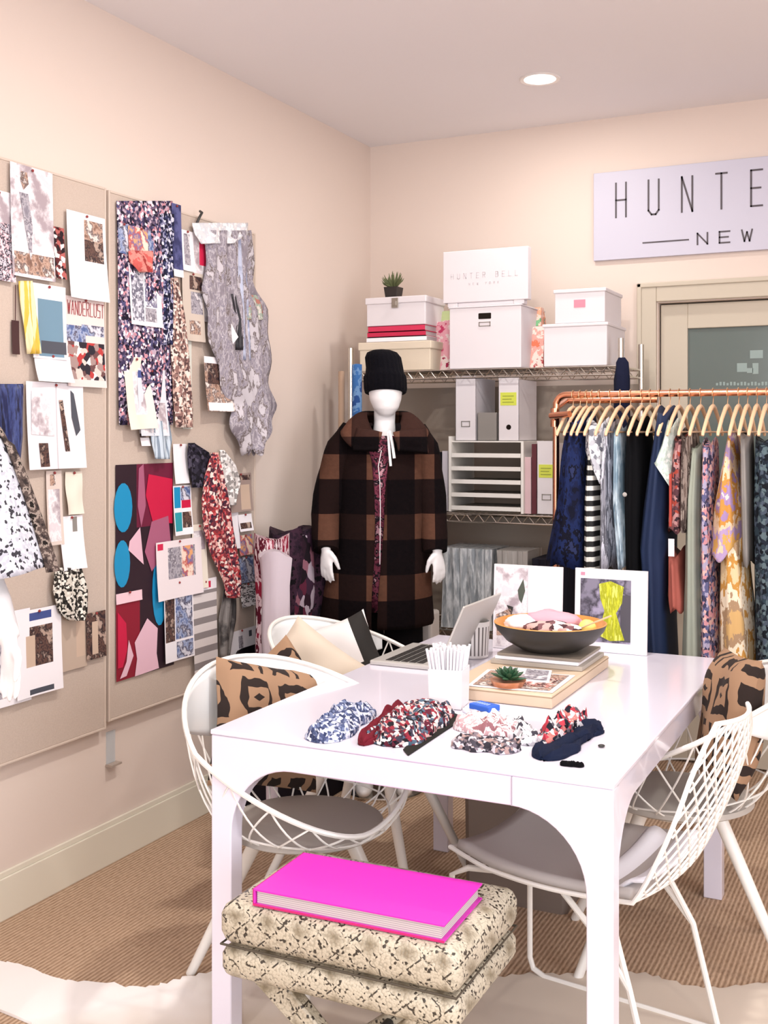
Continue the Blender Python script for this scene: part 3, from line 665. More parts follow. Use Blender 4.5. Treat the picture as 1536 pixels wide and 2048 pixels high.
drape('scarf', 'red floral scarf hanging in the middle of the far pinboard', 'scarf', [(905, 418, 434), (950, 404, 442), (1000, 398, 450), (1060, 402, 458), (1110, 416, 468), (1160, 438, 474), (1195, 446, 470)], SCARF, amp=.012, lay=7, nu=20)
drape('fabric_swatch', 'white lace triangle right of the red floral scarf', 'swatch', [(900, 436, 446), (930, 438, 466), (965, 444, 476), (1010, 450, 464)], printed('white_lace2', ['ece8e6', 'cfc9c6', '8f8a88'], 90), lay=4)
pinned('colour_card', 'colour card of teal, purple and red squares beside the poster', 'colour card', (346, 382, 972, 1072), PAPER, [(.05, .03, .4, .45, PB), (.42, .03, .95, .3, ph['blue']), (.45, .3, .95, .46, PR), (.05, .54, .45, .92, mat('teal_print', '2f9aa8', .5)), (.48, .54, .95, .86, ph['dark'])], lay=4, nu=3)
pinned('lookbook_page', 'page with a crimson dot and a yellow photo beside the poster', 'page', (312, 402, 1086, 1204), mat('blush_white', 'ece0e2', .6), [(.03, .03, .15, .14, ph['pinkdot']), (.25, .12, .85, .66, ph['grey']), (.55, .12, .8, .66, ph['orange'])], lay=5)
pinned('paper_slip', 'cream card with faint print right of the yellow photo page', 'card', (384, 412, 1050, 1180), CREAM, [(.1, .1, .9, .4, ph['pale'])], lay=3, nu=3)
pinned('magazine_page', 'page with two blue grey dress photos low on the far pinboard', 'magazine page', (328, 386, 1166, 1328), PAPER, [(.03, .2, .35, .75, ph['dark']), (.38, .2, .96, .74, ph['blue']), (.4, .77, .96, .98, ph['blue'])], lay=6, curl=.008)
pinned('magazine_page', 'page of grey wavy stripes right of the blue grey dress photos', 'magazine page', (386, 433, 1163, 1350), ph['waves'], [(0, 0, 1, .12, PAPER), (.5, .03, .75, .1, ph['pinkdot'])], lay=5, curl=.008)
pinned('photo_print', 'sepia photo in the upper right of the lower far pinboard', 'photo', (458, 502, 948, 1026), mat('sepia', 'a08c84', .6), [(.1, .05, .95, .18, ph['dark']), (.5, .3, .9, .95, ph['warm'])], lay=2, nu=3)
pinned('photo_print', 'small photo of black sunglasses below the sepia photo', 'photo', (476, 503, 1030, 1064), PAPER, [(.1, .5, .9, .85, ph['dark'])], lay=3, nu=3, nv=4)
pinned('paper_slip', 'white card strip left of the sunglasses photo', 'card', (452, 476, 1008, 1100), PAPER, lay=1, nu=3)
pinned('photo_print', 'small ochre photo under the sunglasses photo', 'photo', (476, 504, 1072, 1112), ph['orange'], lay=3, nu=3, nv=4)
pinned('photo_print', 'small blue grey photo under the ochre photo', 'photo', (476, 506, 1116, 1168), ph['blue'], lay=3, nu=3, nv=4)
pinned('photo_print', 'small tan and black photo with script under the blue grey photo', 'photo', (480, 510, 1170, 1216), ph['script'], lay=3, nu=3, nv=4)
drape('sash', 'dark grey satin sash hanging below the red floral scarf', 'sash', [(1180, 444, 470), (1240, 434, 466), (1315, 434, 452)], printed('grey_satin', ['5a5654', '7d7875', '3d3a3a'], 12, 'noise', smooth=True, rough=.4), lay=5)
pinned('sketch_card', 'white card with two tiny ink sketches low on the far pinboard', 'sketch', (452, 512, 1268, 1330), PAPER, [(.4, .2, .55, .6, ph['grey']), (.75, .1, .85, .3, ph['darkgrey'])], lay=4, nu=4)
pinned('note_card', 'white note under the two ink sketches, beside a black patch', 'card', (462, 512, 1332, 1376), PAPER, [(0, .05, .35, .7, ph['dark'])], lay=2, nu=4)
# clear pocket hanging on the bare wall below
p = onX(222, 1462, XL + .004); q = onX(216, 1528, XL + .004)
t = thing('plastic_pocket', 'small clear plastic strip hanging on the wall below the pinboards', 'tag', (XL, p.y, q.z))
bx(0.001, 0.004, -.022, .022, 0, p.z - q.z).build('clear_sleeve', mat('clear_plastic', 'dfe3e6', .15, alpha=.45), t, smooth=0)
bx(0.001, 0.03, -.026, .026, -.006, 0).build('lower_lip', mat('lip_grey', 'a8988c', .4), t, smooth=0)

# ------------------------------------------------------------------ wire shelving and what it carries
SX0, SX1, SY0, SY1 = -2.33, -1.105, 4.5, 4.86
ZT, ZM, ZL = 1.722, 1.105, 0.60
sh = thing('wire_shelving', 'chrome wire shelving unit against the back wall', 'shelving', ((SX0 + SX1) / 2, (SY0 + SY1) / 2, 0))
cx, cy = sh.location.x, sh.location.y
for x in (SX0, SX1):
    for y in (SY0, SY1):
        b = MB(); b.tube([(x - cx, y - cy, 0), (x - cx, y - cy, 1.83)], .0125, 12)
        for k in range(36): b.tube([(x - cx, y - cy, .05 * k + .03), (x - cx, y - cy, .05 * k + .033)], .0135, 12)
        b.build('shelf_post', CHROME, sh)
for zz in (ZT, ZM, ZL, 0.12):
    b = MB(); x0, x1, y0, y1 = SX0 - cx, SX1 - cx, SY0 - cy, SY1 - cy
    for yy in (y0, y1):
        for dz in (0, -.034): b.tube([(x0, yy, zz + dz - .004), (x1, yy, zz + dz - .004)], .0038, 6)
        n = 44; b.tube([(x0 + (x1 - x0) * k / n, yy, zz - .004 - (.034 if k % 2 else 0)) for k in range(n + 1)], .003, 5)
    for xx in (x0, x1):
        for dz in (0, -.034): b.tube([(xx, y0, zz + dz - .004), (xx, y1, zz + dz - .004)], .0038, 6)
    for k in range(1, 40):
        xx = x0 + (x1 - x0) * k / 40; b.tube([(xx, y0, zz - .002), (xx, y1, zz - .002)], .0022, 5)
    b.build('wire_shelf', CHROME, sh)
# taupe backing behind the shelves; its tone also stands in for shade there
o = bx(SX0 + .03, SX1 + .0, SY1 + .02, SY1 + .045, 0, 1.66).build('shade_backing', TAUPE, smooth=0)
tag(o, 'tall taupe backing behind the shelving, also standing in for shade on the wall', 'board')

def shelf_box(name, label, px0, px1, py_top, zb, mats, Y0=4.51, dep=.3, lid=None, group=None, rz=0, lidc=None):
    a = onY(px0, 800, Y0); c = onY(px1, 800, Y0); zt = onY((px0 + px1) / 2, py_top, Y0).z
    w_, h_ = c.x - a.x, zt - zb
    t = thing(name, label, 'box', ((a.x + c.x) / 2, Y0 + dep / 2, zb), rz, group)
    lh = lid or 0
    bx(-w_ / 2 + (.006 if lid else 0), w_ / 2 - (.006 if lid else 0), -dep / 2 + (.006 if lid else 0), dep / 2, 0, h_ - (.002 if lid else 0)).build('box_body', mats, t, smooth=0, bevel=.003)
    if lid:
        bx(-w_ / 2, w_ / 2, -dep / 2, dep / 2 + .004, h_ - lh, h_).build('lid', lidc or mats, t, smooth=0, bevel=.004)
    return t, w_, h_, dep
ZS = ZT + .002
shelf_box('storage_box', 'cream linen storage box with lid at the left end of the top shelf', 716, 862, 683, ZS, CREAMB, lid=.035, dep=.3, lidc=CREAMB)
z1 = onY(790, 683, 4.51).z
# crimson books
zz = z1 + .001
a = onY(733, 800, 4.53); c = onY(853, 800, 4.53)
for k, (hh, mm, lb) in enumerate(((.022, PAPER, 'thin white book lying on the cream linen box'), (.022, mat('crimson_book', 'c4234a', .45), 'crimson book lower of the two under the white clasp box'), (.026, mat('crimson_book2', 'd12f55', .4), 'crimson book directly under the white clasp box'))):
    t = thing('book', lb, 'book', ((a.x + c.x) / 2, 4.53 + .11, zz))
    wv = (c.x - a.x) / 2 - .004 * k
    b = MB(); b.box(-wv, wv, -.11, .11, 0, .002); b.box(-wv, wv, -.11, .11, hh - .002, hh); b.box(-wv, wv, -.11, -.107, 0, hh)
    b.build('cover', mm, t, smooth=0); bx(-wv + .003, wv - .003, -.106, .107, .002, hh - .002).build('page_block', PAGES, t, smooth=0)
    zz += hh + .001
t, w_, h_, dp = shelf_box('clasp_box', 'white box with a metal clasp standing on the crimson books', 730, 852, 593, zz, CARD, Y0=4.53, dep=.22, lid=.03)
b = MB(); b.box(-.016, .016, -dp / 2 - .004, -dp / 2, h_ - .05, h_ - .006); b.box(-.008, .008, -dp / 2 - .008, -dp / 2 - .004, h_ - .04, h_ - .02)
b.build('clasp', mat('nickel', 'b5afa5', .3, metal=.9), t, smooth=0, bevel=.001)
ztop = zz + h_
# spiky plant
pc = onY(787, 580, 4.6)
t = thing('potted_succulent', 'small spiky succulent in a dark square pot on the white clasp box', 'plant', (pc.x, 4.6, ztop + .001))
b = MB(); b.loft([[(sx * s_, sy * s_, z_) for sx, sy in ((-1, -1), (1, -1), (1, 1), (-1, 1))] for s_, z_ in ((.028, 0), (.034, .05), (.03, .05), (.029, .044))])
b.build('pot', mat('dark_pot', '241d1a', .5), t, smooth=0, bevel=.003)
b = MB(); rr = random.Random(2)
for k in range(34):
    a_ = rr.random() * 2 * pi; el = rr.uniform(.3, 1.45); L_ = rr.uniform(.05, .085); d = Vector((cos(a_) * cos(el), sin(a_) * cos(el), sin(el)))
    s_ = Vector((cos(a_) * .008, sin(a_) * .008, .045)); b.tube([s_, s_ + d * L_ * .5, s_ + d * L_ * .8 + Vector((0, 0, -.004)), s_ + d * L_], [.003, .0045, .003, .0006], 5)
b.build('leaves', mat('olive_leaf', '5d6440', .6, var=.5), t)

# central file box
t, w_, h_, dp = shelf_box('file_box', 'large white file box with a hand slot and label holder on the top shelf', 899, 1042, 614, ZS, CARD, Y0=4.505, dep=.32, lid=None)
b = MB(); b.box(-.03, .03, -dp / 2 - .0012, -dp / 2 + .01, h_ - .052, h_ - .024); b.build('hand_slot', mat('slot_dark', '1f1712', .9), t, smooth=0, bevel=.004)
b = MB()
for (x0, x1, q0, q1) in ((-.026, .026, -.082, -.079), (-.026, .026, -.066, -.063), (-.026, -.023, -.082, -.063), (.023, .026, -.082, -.063)): b.box(x0, x1, -dp / 2 - .003, -dp / 2, h_ + q0, h_ + q1)
b.build('label_holder', mat('holder_grey', '9a948c', .4, metal=.6), t, smooth=0)
b = MB(); b.box(-w_ / 2 - .004, w_ / 2 + .004, -dp / 2 - .004, dp / 2 + .004, h_, h_ + .006); b.build('lid', CARD, t, smooth=0, bevel=.002)
zfb = ZS + h_ + .007
# sign box standing on the file box
Y0 = 4.51; a = onY(886, 500, Y0); c = onY(1056, 500, Y0)
zt = onY(970, 498, Y0).z; xm = (a.x + c.x) / 2; hw = (c.x - a.x) / 2
t = thing('lettered_box', 'white flat box lettered HUNTER BELL NEW YORK propped on the file box', 'box', (xm, Y0, zfb))
b = MB(); hh = zt - zfb; b.box(-hw, hw, 0, .045, .018, hh); b.box(-hw * .9, -hw * .66, .004, .05, 0, .018); b.box(hw * .66, hw * .9, .004, .05, 0, .018); b.box(-hw * .66, hw * .66, .01, .045, 0.0, .018)
b.build('box_body', CARD, t, smooth=0, bevel=.003)
b = MB(); write(b, 'HUNTER BELL', Vector((-hw * .8, 0, hh * .5)), UX, UZ, UN, .022, .0105, hw * 1.6 / 10.6, .0022, .0006)
write(b, 'NEW YORK', Vector((-hw * .38, 0, hh * .38)), UX, UZ, UN, .009, .006, hw * .72 / 7.4, .0013, .0006)
b.build('box_lettering', mat('pale_grey_ink', 'c9c2c8', .6), t, smooth=0)

# bags and parcels behind
def parcel(name, label, px0, px1, pyt, zb, m, Y0=4.62, dep=.16, cat='bag', m2=None):
    a = onY(px0, 800, Y0); c = onY(px1, 800, Y0); zt = onY((px0 + px1) / 2, pyt, Y0).z
    t = Vector(((a.x + c.x) / 2, Y0 + dep / 2, zb)); w_ = (c.x - a.x) / 2; h_ = zt - zb
    b = MB(); rings = []
    for k in range(9):
        v = k / 8; s1 = 1 - .12 * v + .03 * sin(k * 2.1); s2 = 1 - .55 * v
        rings.append([(w_ * s1 * x_, dep / 2 * s2 * y_, h_ * v + (.006 * sin(x_ * 5 + k) if 0 < k else 0)) for x_, y_ in ((-1, -.8), (-.5, -1), (.2, -.95), (1, -.85), (1, .2), (1, .9), (.1, 1), (-1, .9), (-1.02, 0))])
    b.loft(rings); return tag(b.build(name, m, loc=t, smooth=50), label, cat)
parcel('gift_bag', 'pink and red patterned paper bag between the cream box and the file box', 860, 900, 640, ZS, printed('pink_red_bag', ['c9436a', 'e9a9b4', 'f0dcd8', 'a02a4c'], 14, 'noise'))
parcel('gift_bag', 'pale green paper bag above the pink patterned bag', 866, 897, 622, onY(880, 668, 4.7).z, mat('pale_green_bag', 'bfcf96', .6), Y0=4.7, dep=.1)
parcel('gift_bag', 'coral and pink striped bag between the file box and the right hand boxes', 1044, 1084, 652, ZS, printed('coral_bag', ['dd7a5c', 'efa59a', 'f1d9cf', 'b24a4c'], 12, 'noise'))
parcel('tissue_roll', 'teal and peach tissue bundle above the coral striped bag', 1046, 1080, 615, onY(1062, 652, 4.7).z, printed('teal_peach', ['3fa59a', 'e8a284', 'eec7b8', '6fae7e'], 12, 'noise'), Y0=4.7, dep=.1, cat='bundle')

t, w_, h_, dp = shelf_box('storage_box', 'larger white lidded box, lower of the two at the right of the top shelf', 1084, 1216, 646, ZS, CARD, dep=.31, lid=.014)
z2 = ZS + h_ + .001
t, w_, h_, dp = shelf_box('storage_box', 'smaller white box with a pink label, stacked on the larger white box', 1106, 1212, 577, z2, CARD, dep=.28, lid=.016)
b = MB(); b.box(-.024, .024, -dp / 2 + .0045, -dp / 2 + .0062, h_ * .45, h_ * .45 + .032); b.build('label', mat('pink_box_label', 'd98a9c', .6), t, smooth=0)

# middle shelf: tray tower
ZMs = ZM + .002
Y0 = 4.52; a = onY(897, 900, Y0); c = onY(1047, 900, Y0); zt = onY(970, 882, Y0).z
hw = (c.x - a.x) / 2; hh = zt - ZMs
t = thing('letter_tray_tower', 'white metal letter tray tower on the middle shelf', 'letter trays', ((a.x + c.x) / 2, Y0 + .14, ZMs))
b = MB(); b.box(-hw, -hw + .012, -.14, .14, 0, hh + .02); b.box(hw - .012, hw, -.14, .14, 0, hh); b.box(-hw + .012, hw - .012, -.13, .14, hh - .006, hh)
b.build('tray_frame', WHITEM, t, smooth=0, bevel=.001)
for k in range(5):
    z = hh * (.03 + k * .185); b = MB(); b.box(-hw + .013, hw - .013, -.138, .13, z, z + .003); b.box(-hw + .013, hw - .013, -.14, -.137, z, z + .018)
    b.build('tray', WHITEM, t, smooth=0)
    if k < 3:
        tag(bx(-hw + .03, hw - .04, -.12, .11, 0, .012).build('paper_stack', mat('grey_papers', 'a9a29a', .8), loc=(t.location.x, t.location.y, ZMs + z + .004), smooth=0),
            'grey paper stack in the %s tray of the letter tray tower' % ['bottom', 'second', 'third'][k], 'paper stack')
zf = ZMs + hh + .001
def magfile(label, px0, px1, pyt, zb, Y0=4.54, ring=True, yel=False, win=False, m=None, dep=.24):
    a = onY(px0, 800, Y0); c = onY(px1, 800, Y0); zt = onY((px0 + px1) / 2, pyt, Y0).z; w_ = (c.x - a.x) / 2; h_ = zt - zb
    t = thing('magazine_file', label, 'magazine file', ((a.x + c.x) / 2, Y0 + dep / 2, zb))
    b = MB(); th = .003
    b.box(-w_, w_, -dep / 2, -dep / 2 + th, 0, h_); b.box(-w_, w_, dep / 2 - th, dep / 2, 0, h_ * .8)
    b.box(-w_, -w_ + th, -dep / 2, dep / 2, 0, h_ * .97); b.box(w_ - th, w_, -dep / 2, dep / 2, 0, h_ * .97); b.box(-w_, w_, -dep / 2, dep / 2, 0, th)
    b.build('file_body', m or CARD, t, smooth=0, bevel=.001)
    b = MB()
    if win:
        for (x0, x1, q0, q1) in ((-.02, .02, .06, .063), (-.02, .02, .082, .085), (-.02, -.017, .06, .085), (.017, .02, .06, .085)): b.box(x0, x1, -dep / 2 - .003, -dep / 2, q0, q1)
        b.build('label_holder', mat('holder_grey', '9a948c'), t, smooth=0)
    if ring:
        b.tube([(0, -dep / 2 - .001, .058), (0, -dep / 2 + .004, .058)], .011, 18); b.build('finger_hole', mat('slot_dark', '1f1712'), t, smooth=0)
    if yel:
        b = MB(); q0 = h_ * yel; b.box(-w_ * .8, w_ * .75, -dep / 2 - .0015, -dep / 2, q0, q0 + .055); b.build('sticky_note', mat('yellow_note', 'd3dc50', .6), t, smooth=0)
        b = MB()
        for k in range(3): b.box(-w_ * .6, w_ * (.5 - .2 * (k % 2)), -dep / 2 - .0025, -dep / 2 - .0015, q0 + .012 + k * .013, q0 + .015 + k * .013)
        b.build('note_writing', mat('note_ink', '8a9438', .6), t, smooth=0)
    return t
magfile('white magazine file with a label holder standing on the tray tower', 911, 952, 752, zf, ring=False, win=True)
magfile('white magazine file with a yellow note standing on the tray tower', 997, 1038, 755, zf, yel=.56)
magfile('white magazine file with a yellow note on the middle shelf beside the navy garments', 1074, 1112, 882, ZMs, ring=False, win=True, yel=.5)
magfile('grey magazine file between the two white files on the tray tower', 955, 994, 825, zf, ring=False, m=GREY)
for k, (p0, p1, py, m, lb) in enumerate(((1048, 1062, 914, mat('pale_pink_binder', 'd6b6ba', .6), 'pale pink binder right of the tray tower'), (1063, 1073, 888, mat('dark_red_binder', '5a1d28', .6), 'narrow dark red binder beside the pale pink binder'), (884, 895, 902, mat('lilac_white', 'd4cfd8', .6), 'narrow lilac white binder left of the tray tower'))):
    a = onY(p0, 800, 4.54); c = onY(p1, 800, 4.54); zt = onY(p0, py, 4.54).z
    t = thing('binder', lb, 'binder', ((a.x + c.x) / 2, 4.64, ZMs)); w_ = (c.x - a.x) / 2 - .0005
    b = MB(); b.box(-w_, w_, -.1, -.096, 0, zt - ZMs); b.box(-w_, -w_ + .003, -.096, .1, 0, zt - ZMs); b.box(w_ - .003, w_, -.096, .1, 0, zt - ZMs)
    b.build('binder_cover', m, t, smooth=0, bevel=.001); bx(-w_ + .0035, w_ - .0035, -.09, .09, .004, zt - ZMs - .006).build('page_block', PAPER, t, smooth=0)
# rolls at the left
for lb, px, pt_, pb_, X, r, m in (('blue fabric roll standing between the shelving and the left wall', 714, 728, 0, None, .022, printed('blue_roll', ['3f6fae', '6f96c4', '2c4f8c'], 20, 'noise')),
                                 ('tan cardboard roll standing behind the blue roll near the corner', 683, 742, 0, None, .014, mat('kraft', 'b89c86', .8))):
    p_ = onY(px, pt_, 4.42 if 'blue' in lb else 4.72); b = MB(); b.tube([(0, 0, 0), (0, 0, p_.z - .002)], r, 16)
    b.tube([(0, 0, p_.z - .002), (0, 0, p_.z)], r * .55, 16)
    tag(b.build('fabric_roll', m, loc=(p_.x, p_.y, 0)), lb, 'roll')
# lower shelf: silver grey garment bags
SIL = printed('silver_plastic', ['b9bec2', '9aa0a6', 'd5d8da', '8b9196'], 9, 'noise', stretch=(3, 1, .5), rough=.3, smooth=True)
def softbox(name, label, cat, px0, px1, pyt, zb, m, Y0, dep, n=20, fold=.006):
    a = onY(px0, 900, Y0); c = onY(px1, 900, Y0); zt = onY((px0 + px1) / 2, pyt, Y0).z; w_ = (c.x - a.x) / 2; h_ = zt - zb
    def ring(v):
        out = []
        for k in range(4 * n):
            t_ = k / n; s_ = int(t_); f = t_ - s_
            P_ = [(-1, -1), (1, -1), (1, 1), (-1, 1), (-1, -1)]; x_ = P_[s_][0] + (P_[s_ + 1][0] - P_[s_][0]) * f; y_ = P_[s_][1] + (P_[s_ + 1][1] - P_[s_][1]) * f
            q = fold * sin(k * 1.9 + v * 2) * (.4 + v); out.append((x_ * (w_ - .004) * (1 - .04 * sin(v * 3)) + q * abs(y_) * .2, y_ * dep / 2 + q, h_ * v))
        return out
    b = MB(); b.loft([ring(v / 8) for v in range(9)]); return tag(b.build(name, m, loc=((a.x + c.x) / 2, Y0 + dep / 2, zb), smooth=50), label, cat)
softbox('garment_bag', 'silver grey plastic garment bag pile on the low shelf beside the mannequin hand', 'bag', 880, 985, 1097, ZL + .002, SIL, 4.53, .22)
softbox('garment_bag', 'small grey plastic bag pile on the low shelf behind the white booklet', 'bag', 990, 1056, 1102, ZL + .002, mat('grey_bag', 'b3aeaa', .45, var=.2), 4.53, .2)
softbox('garment_bag', 'dark folded garments on the low shelf right of the grey bag', 'clothes', 1060, 1150, 1120, ZL + .002, mat('dark_folded', '24222c', .9), 4.53, .2)
softbox('folded_clothes', 'dark folded clothes beside the lilac white binder on the middle shelf', 'clothes', 852, 882, 905, ZMs, mat('charcoal_cloth', '1b1a22', .9, bump=.5), 4.54, .2)

# ------------------------------------------------------------------ mannequins
def hand(b, wrist, down, out, fwd, s=1.0, splay=.12, curl=.35):
    """palm and five fingers; down = towards the fingertips, out = thumb side"""
    wrist = Vector(wrist); down = Vector(down).normalized(); out = Vector(out).normalized(); fwd = Vector(fwd).normalized()
    pl = .085 * s
    rings = []
    for k, (wd, th) in enumerate(((.021, .019), (.024, .016), (.031, .014), (.035, .012), (.033, .010))):
        c_ = wrist + down * pl * k / 4
        rings.append([c_ + out * wd * s * cos(a) + fwd * th * s * sin(a) for a in [2 * pi * j / 12 for j in range(12)]])
    b.loft(rings)
    for i, (ox, ln) in enumerate(((.0255, .072), (.0085, .082), (-.0085, .077), (-.0245, .062))):
        p0 = wrist + down * pl * .85 + out * ox * s; d = (down + out * (ox * splay * 20)).normalized(); pts = [p0]; p_ = p0
        for j in range(3):
            ang = curl * (j + .5) * .6; dd = (d * cos(ang) + fwd * sin(ang)).normalized(); p_ = p_ + dd * ln * s * (.42, .33, .25)[j]; pts.append(p_)
        b.tube(pts, [.0092 * s, .0085 * s, .0078 * s, .006 * s], 10)
    p0 = wrist + down * pl * .25 + out * .022 * s
    d = (down * .75 + out * .6 + fwd * .3).normalized(); d2 = (down * .95 + out * .15 + fwd * .35).normalized()
    b.tube([p0, p0 + d * .035 * s, p0 + d * .035 * s + d2 * .03 * s, p0 + d * .035 * s + d2 * .052 * s], [.013 * s, .011 * s, .0095 * s, .007 * s], 10)

S_ = 4.55 / F
mc = atD(768, HY, 4.55); mc.z = 0
def mx(px): return (px - 768) * S_
def mz(py): return HC - (py - HY) * S_
man = thing('mannequin', 'white mannequin in a brown plaid coat and black beanie in front of the shelving', 'mannequin', mc, YAW)
def ering(cx_, cy_, z_, rx, ry, n=28, ph_=0, tilt=0):
    return [(cx_ + rx * cos(2 * pi * k / n + ph_), cy_ + ry * sin(2 * pi * k / n + ph_), z_ + tilt * sin(2 * pi * k / n)) for k in range(n)]
b = MB()
hx = mx(771)
# head (faceless, chin forward), neck, torso, legs
b.loft([ering(hx + .004, -.035, mz(833), .012, .012), ering(hx + .003, -.03, mz(829), .03, .032), ering(hx + .002, -.022, mz(818), .05, .058), ering(hx, -.012, mz(800), .064, .078), ering(hx, 0, mz(775), .07, .09),
        ering(hx, .006, mz(750), .07, .092), ering(hx, .008, mz(728), .058, .078), ering(hx, .008, mz(712), .03, .04)])
b.ball((hx + .004, -.078, mz(797)), (.013, .012, .024), 8)
b.ball((hx + .004, -.072, mz(812)), (.02, .014, .007), 8)
b.loft([ering(hx - .002, .012, mz(800), .045, .05), ering(hx - .004, .012, mz(845), .043, .045), ering(hx - .004, .014, mz(872), .05, .055), ering(mx(768), .014, mz(886), .10, .07), ering(mx(768), .012, mz(900), .16, .085),
        ering(mx(768), 0, mz(960), .165, .11), ering(mx(768), .0, mz(1030), .125, .09), ering(mx(768), .005, mz(1110), .16, .11), ering(mx(768), .005, mz(1150), .165, .11)])
for sx in (-1, 1):
    b.loft([ering(mx(768) + sx * .085, .005, mz(1130), .085, .1, 20), ering(mx(768) + sx * .085, 0, mz(1240), .062, .07, 20), ering(mx(768) + sx * .08, .0, .48, .048, .052, 20), ering(mx(768) + sx * .08, .01, .3, .05, .055, 20), ering(mx(768) + sx * .08, .012, .1, .03, .034, 20), ering(mx(768) + sx * .08, 0, .03, .035, .05, 20)])
    b.ball((mx(768) + sx * .08, -.05, .035), (.038, .1, .032), 8)
def arm(b, pts, rad): b.tube(pts, rad, 14)
Lw = Vector((mx(655), -.13, mz(1088))); Rw = Vector((mx(872), -.10, mz(1094)))
arm(b, [(mx(697), .01, mz(880)), (mx(668), .0, mz(960)), (mx(652), -.04, mz(1010)), Lw], [.05, .042, .036, .024])
arm(b, [(mx(838), .01, mz(880)), (mx(862), .0, mz(960)), (mx(872), -.04, mz(1010)), Rw], [.05, .042, .036, .024])
hand(b, Lw, (.02, -.02, -1), (.75, -.6, 0), (.6, .75, 0), .92, curl=.25)
hand(b, Rw, (.12, -.02, -1), (-.75, -.6, 0), (-.6, .75, 0), .92, curl=.35)
b.build('mannequin_body', MANN, man, remesh=.0055, smooth=180)
b = MB(); b.lathe([(.17, 0), (.17, .008), (.165, .012), (.02, .012)], 40, c=(mx(768), .03, 0)); b.build('base_plate', CHROME, man)
# beanie
b = MB(); rings = []
for py, rx, ry, dx_ in ((786, .082, .1, 0), (778, .086, .104, 0), (756, .086, .104, -.002), (752, .084, .102, -.002), (748, .077, .096, -.003), (735, .074, .09, -.004), (715, .072, .084, -.01), (705, .06, .07, -.014), (700, .035, .04, -.016), (698.5, .008, .01, -.016)):
    rings.append([(hx + dx_ + rx * cos(a) * (1 + .02 * cos(a * 24)), .004 + ry * sin(a) * (1 + .02 * cos(a * 24)), mz(py) + (-.012 * sin(a) if py > 740 else 0)) for a in [2 * pi * k / 96 for k in range(96)]])
b.loft(rings); tag(b.build('beanie', KNIT, man, smooth=60), 'black knitted beanie with a folded rim')
# inner dress and trousers
DRS = printed('burgundy_print', ['2a1420', '5a2236', '7d3a4c', '160d16', 'b98a94'], 34, 'noise')
b = MB(); b.loft([ering(hx - .004, .01, mz(872), .055, .058), ering(mx(768), .01, mz(890), .11, .085), ering(mx(768), -.004, mz(950), .15, .115), ering(mx(768), 0, mz(1050), .135, .105), ering(mx(770), 0, mz(1160), .17, .125), ering(mx(772), 0, mz(1215), .18, .13)], caps=False)
b.build('printed_dress', DRS, man, solid=.003)
b = MB()
for sx in (-1, 1):
    b.loft([ering(mx(768) + sx * .08, .005, mz(1150), .09, .105, 20), ering(mx(768) + sx * .08, 0, mz(1230), .075, .085, 20), ering(mx(768) + sx * .078, 0, mz(1290), .078, .085, 20), ering(mx(768) + sx * .075, 0, .12, .1, .1, 20)], caps=False)
b.build('trousers', BLACK, man, solid=.003)
# neck ribbon
b = MB(); zz = mz(870)
b.tube([(mx(779), -.085, mz(862)), (mx(784), -.125, mz(885)), (mx(788), -.14, mz(915))], .006, 8, flat=.4)
b.tube([(mx(776), -.085, mz(864)), (mx(778), -.13, mz(895)), (mx(781), -.145, mz(930))], .005, 8, flat=.4)
b.tube([(mx(763), -.125, mz(900)), (mx(757), -.15, mz(930)), (mx(760), -.15, mz(960)), (mx(761), -.15, mz(1010)), (mx(760), -.155, mz(1120))], .0016, 6)
tag(b.build('neck_tie', mat('white_ribbon', 'f0ecec', .5), man), 'white ribbon ties at the neckline')
# coat body: rings open at the front
def coat_ring(z_, xl, xr, ry, g0_, g1_, n=54, fold=0.0, seed=0.0):
    cx_, rx = (mx(xl) + mx(xr)) / 2, (mx(xr) - mx(xl)) / 2; out = []
    for k in range(n + 1):
        a = -pi / 2 + g1_ + (2 * pi - g0_ - g1_) * k / n
        f = 1 + fold * sin(a * 7 + seed)
        out.append((cx_ + rx * f * cos(a), .005 + ry * f * sin(a), z_))
    return out
rows = [(848, 738, 806, .07, .9, .6), (862, 706, 834, .085, .7, .35), (880, 690, 848, .1, .5, .2), (920, 682, 852, .125, .28, .12), (970, 680, 850, .14, .2, .08), (1040, 676, 852, .15, .15, .05), (1110, 665, 856, .165, .12, .03), (1180, 650, 860, .18, .1, .02), (1236, 641, 864, .19, .08, .02), (1244, 644, 862, .185, .08, .02)]
b = MB(); b.loft([coat_ring(mz(r[0]), r[1], r[2], r[3], r[4], r[5], fold=.012 * i_ / 9 + .004, seed=i_ * .3) for i_, r in enumerate(rows)], caps=False, closed=False)
coat = b.build('plaid_coat', PLAID, man, solid=.012, smooth=180)
tag(coat, 'long brown and black plaid coat worn open')
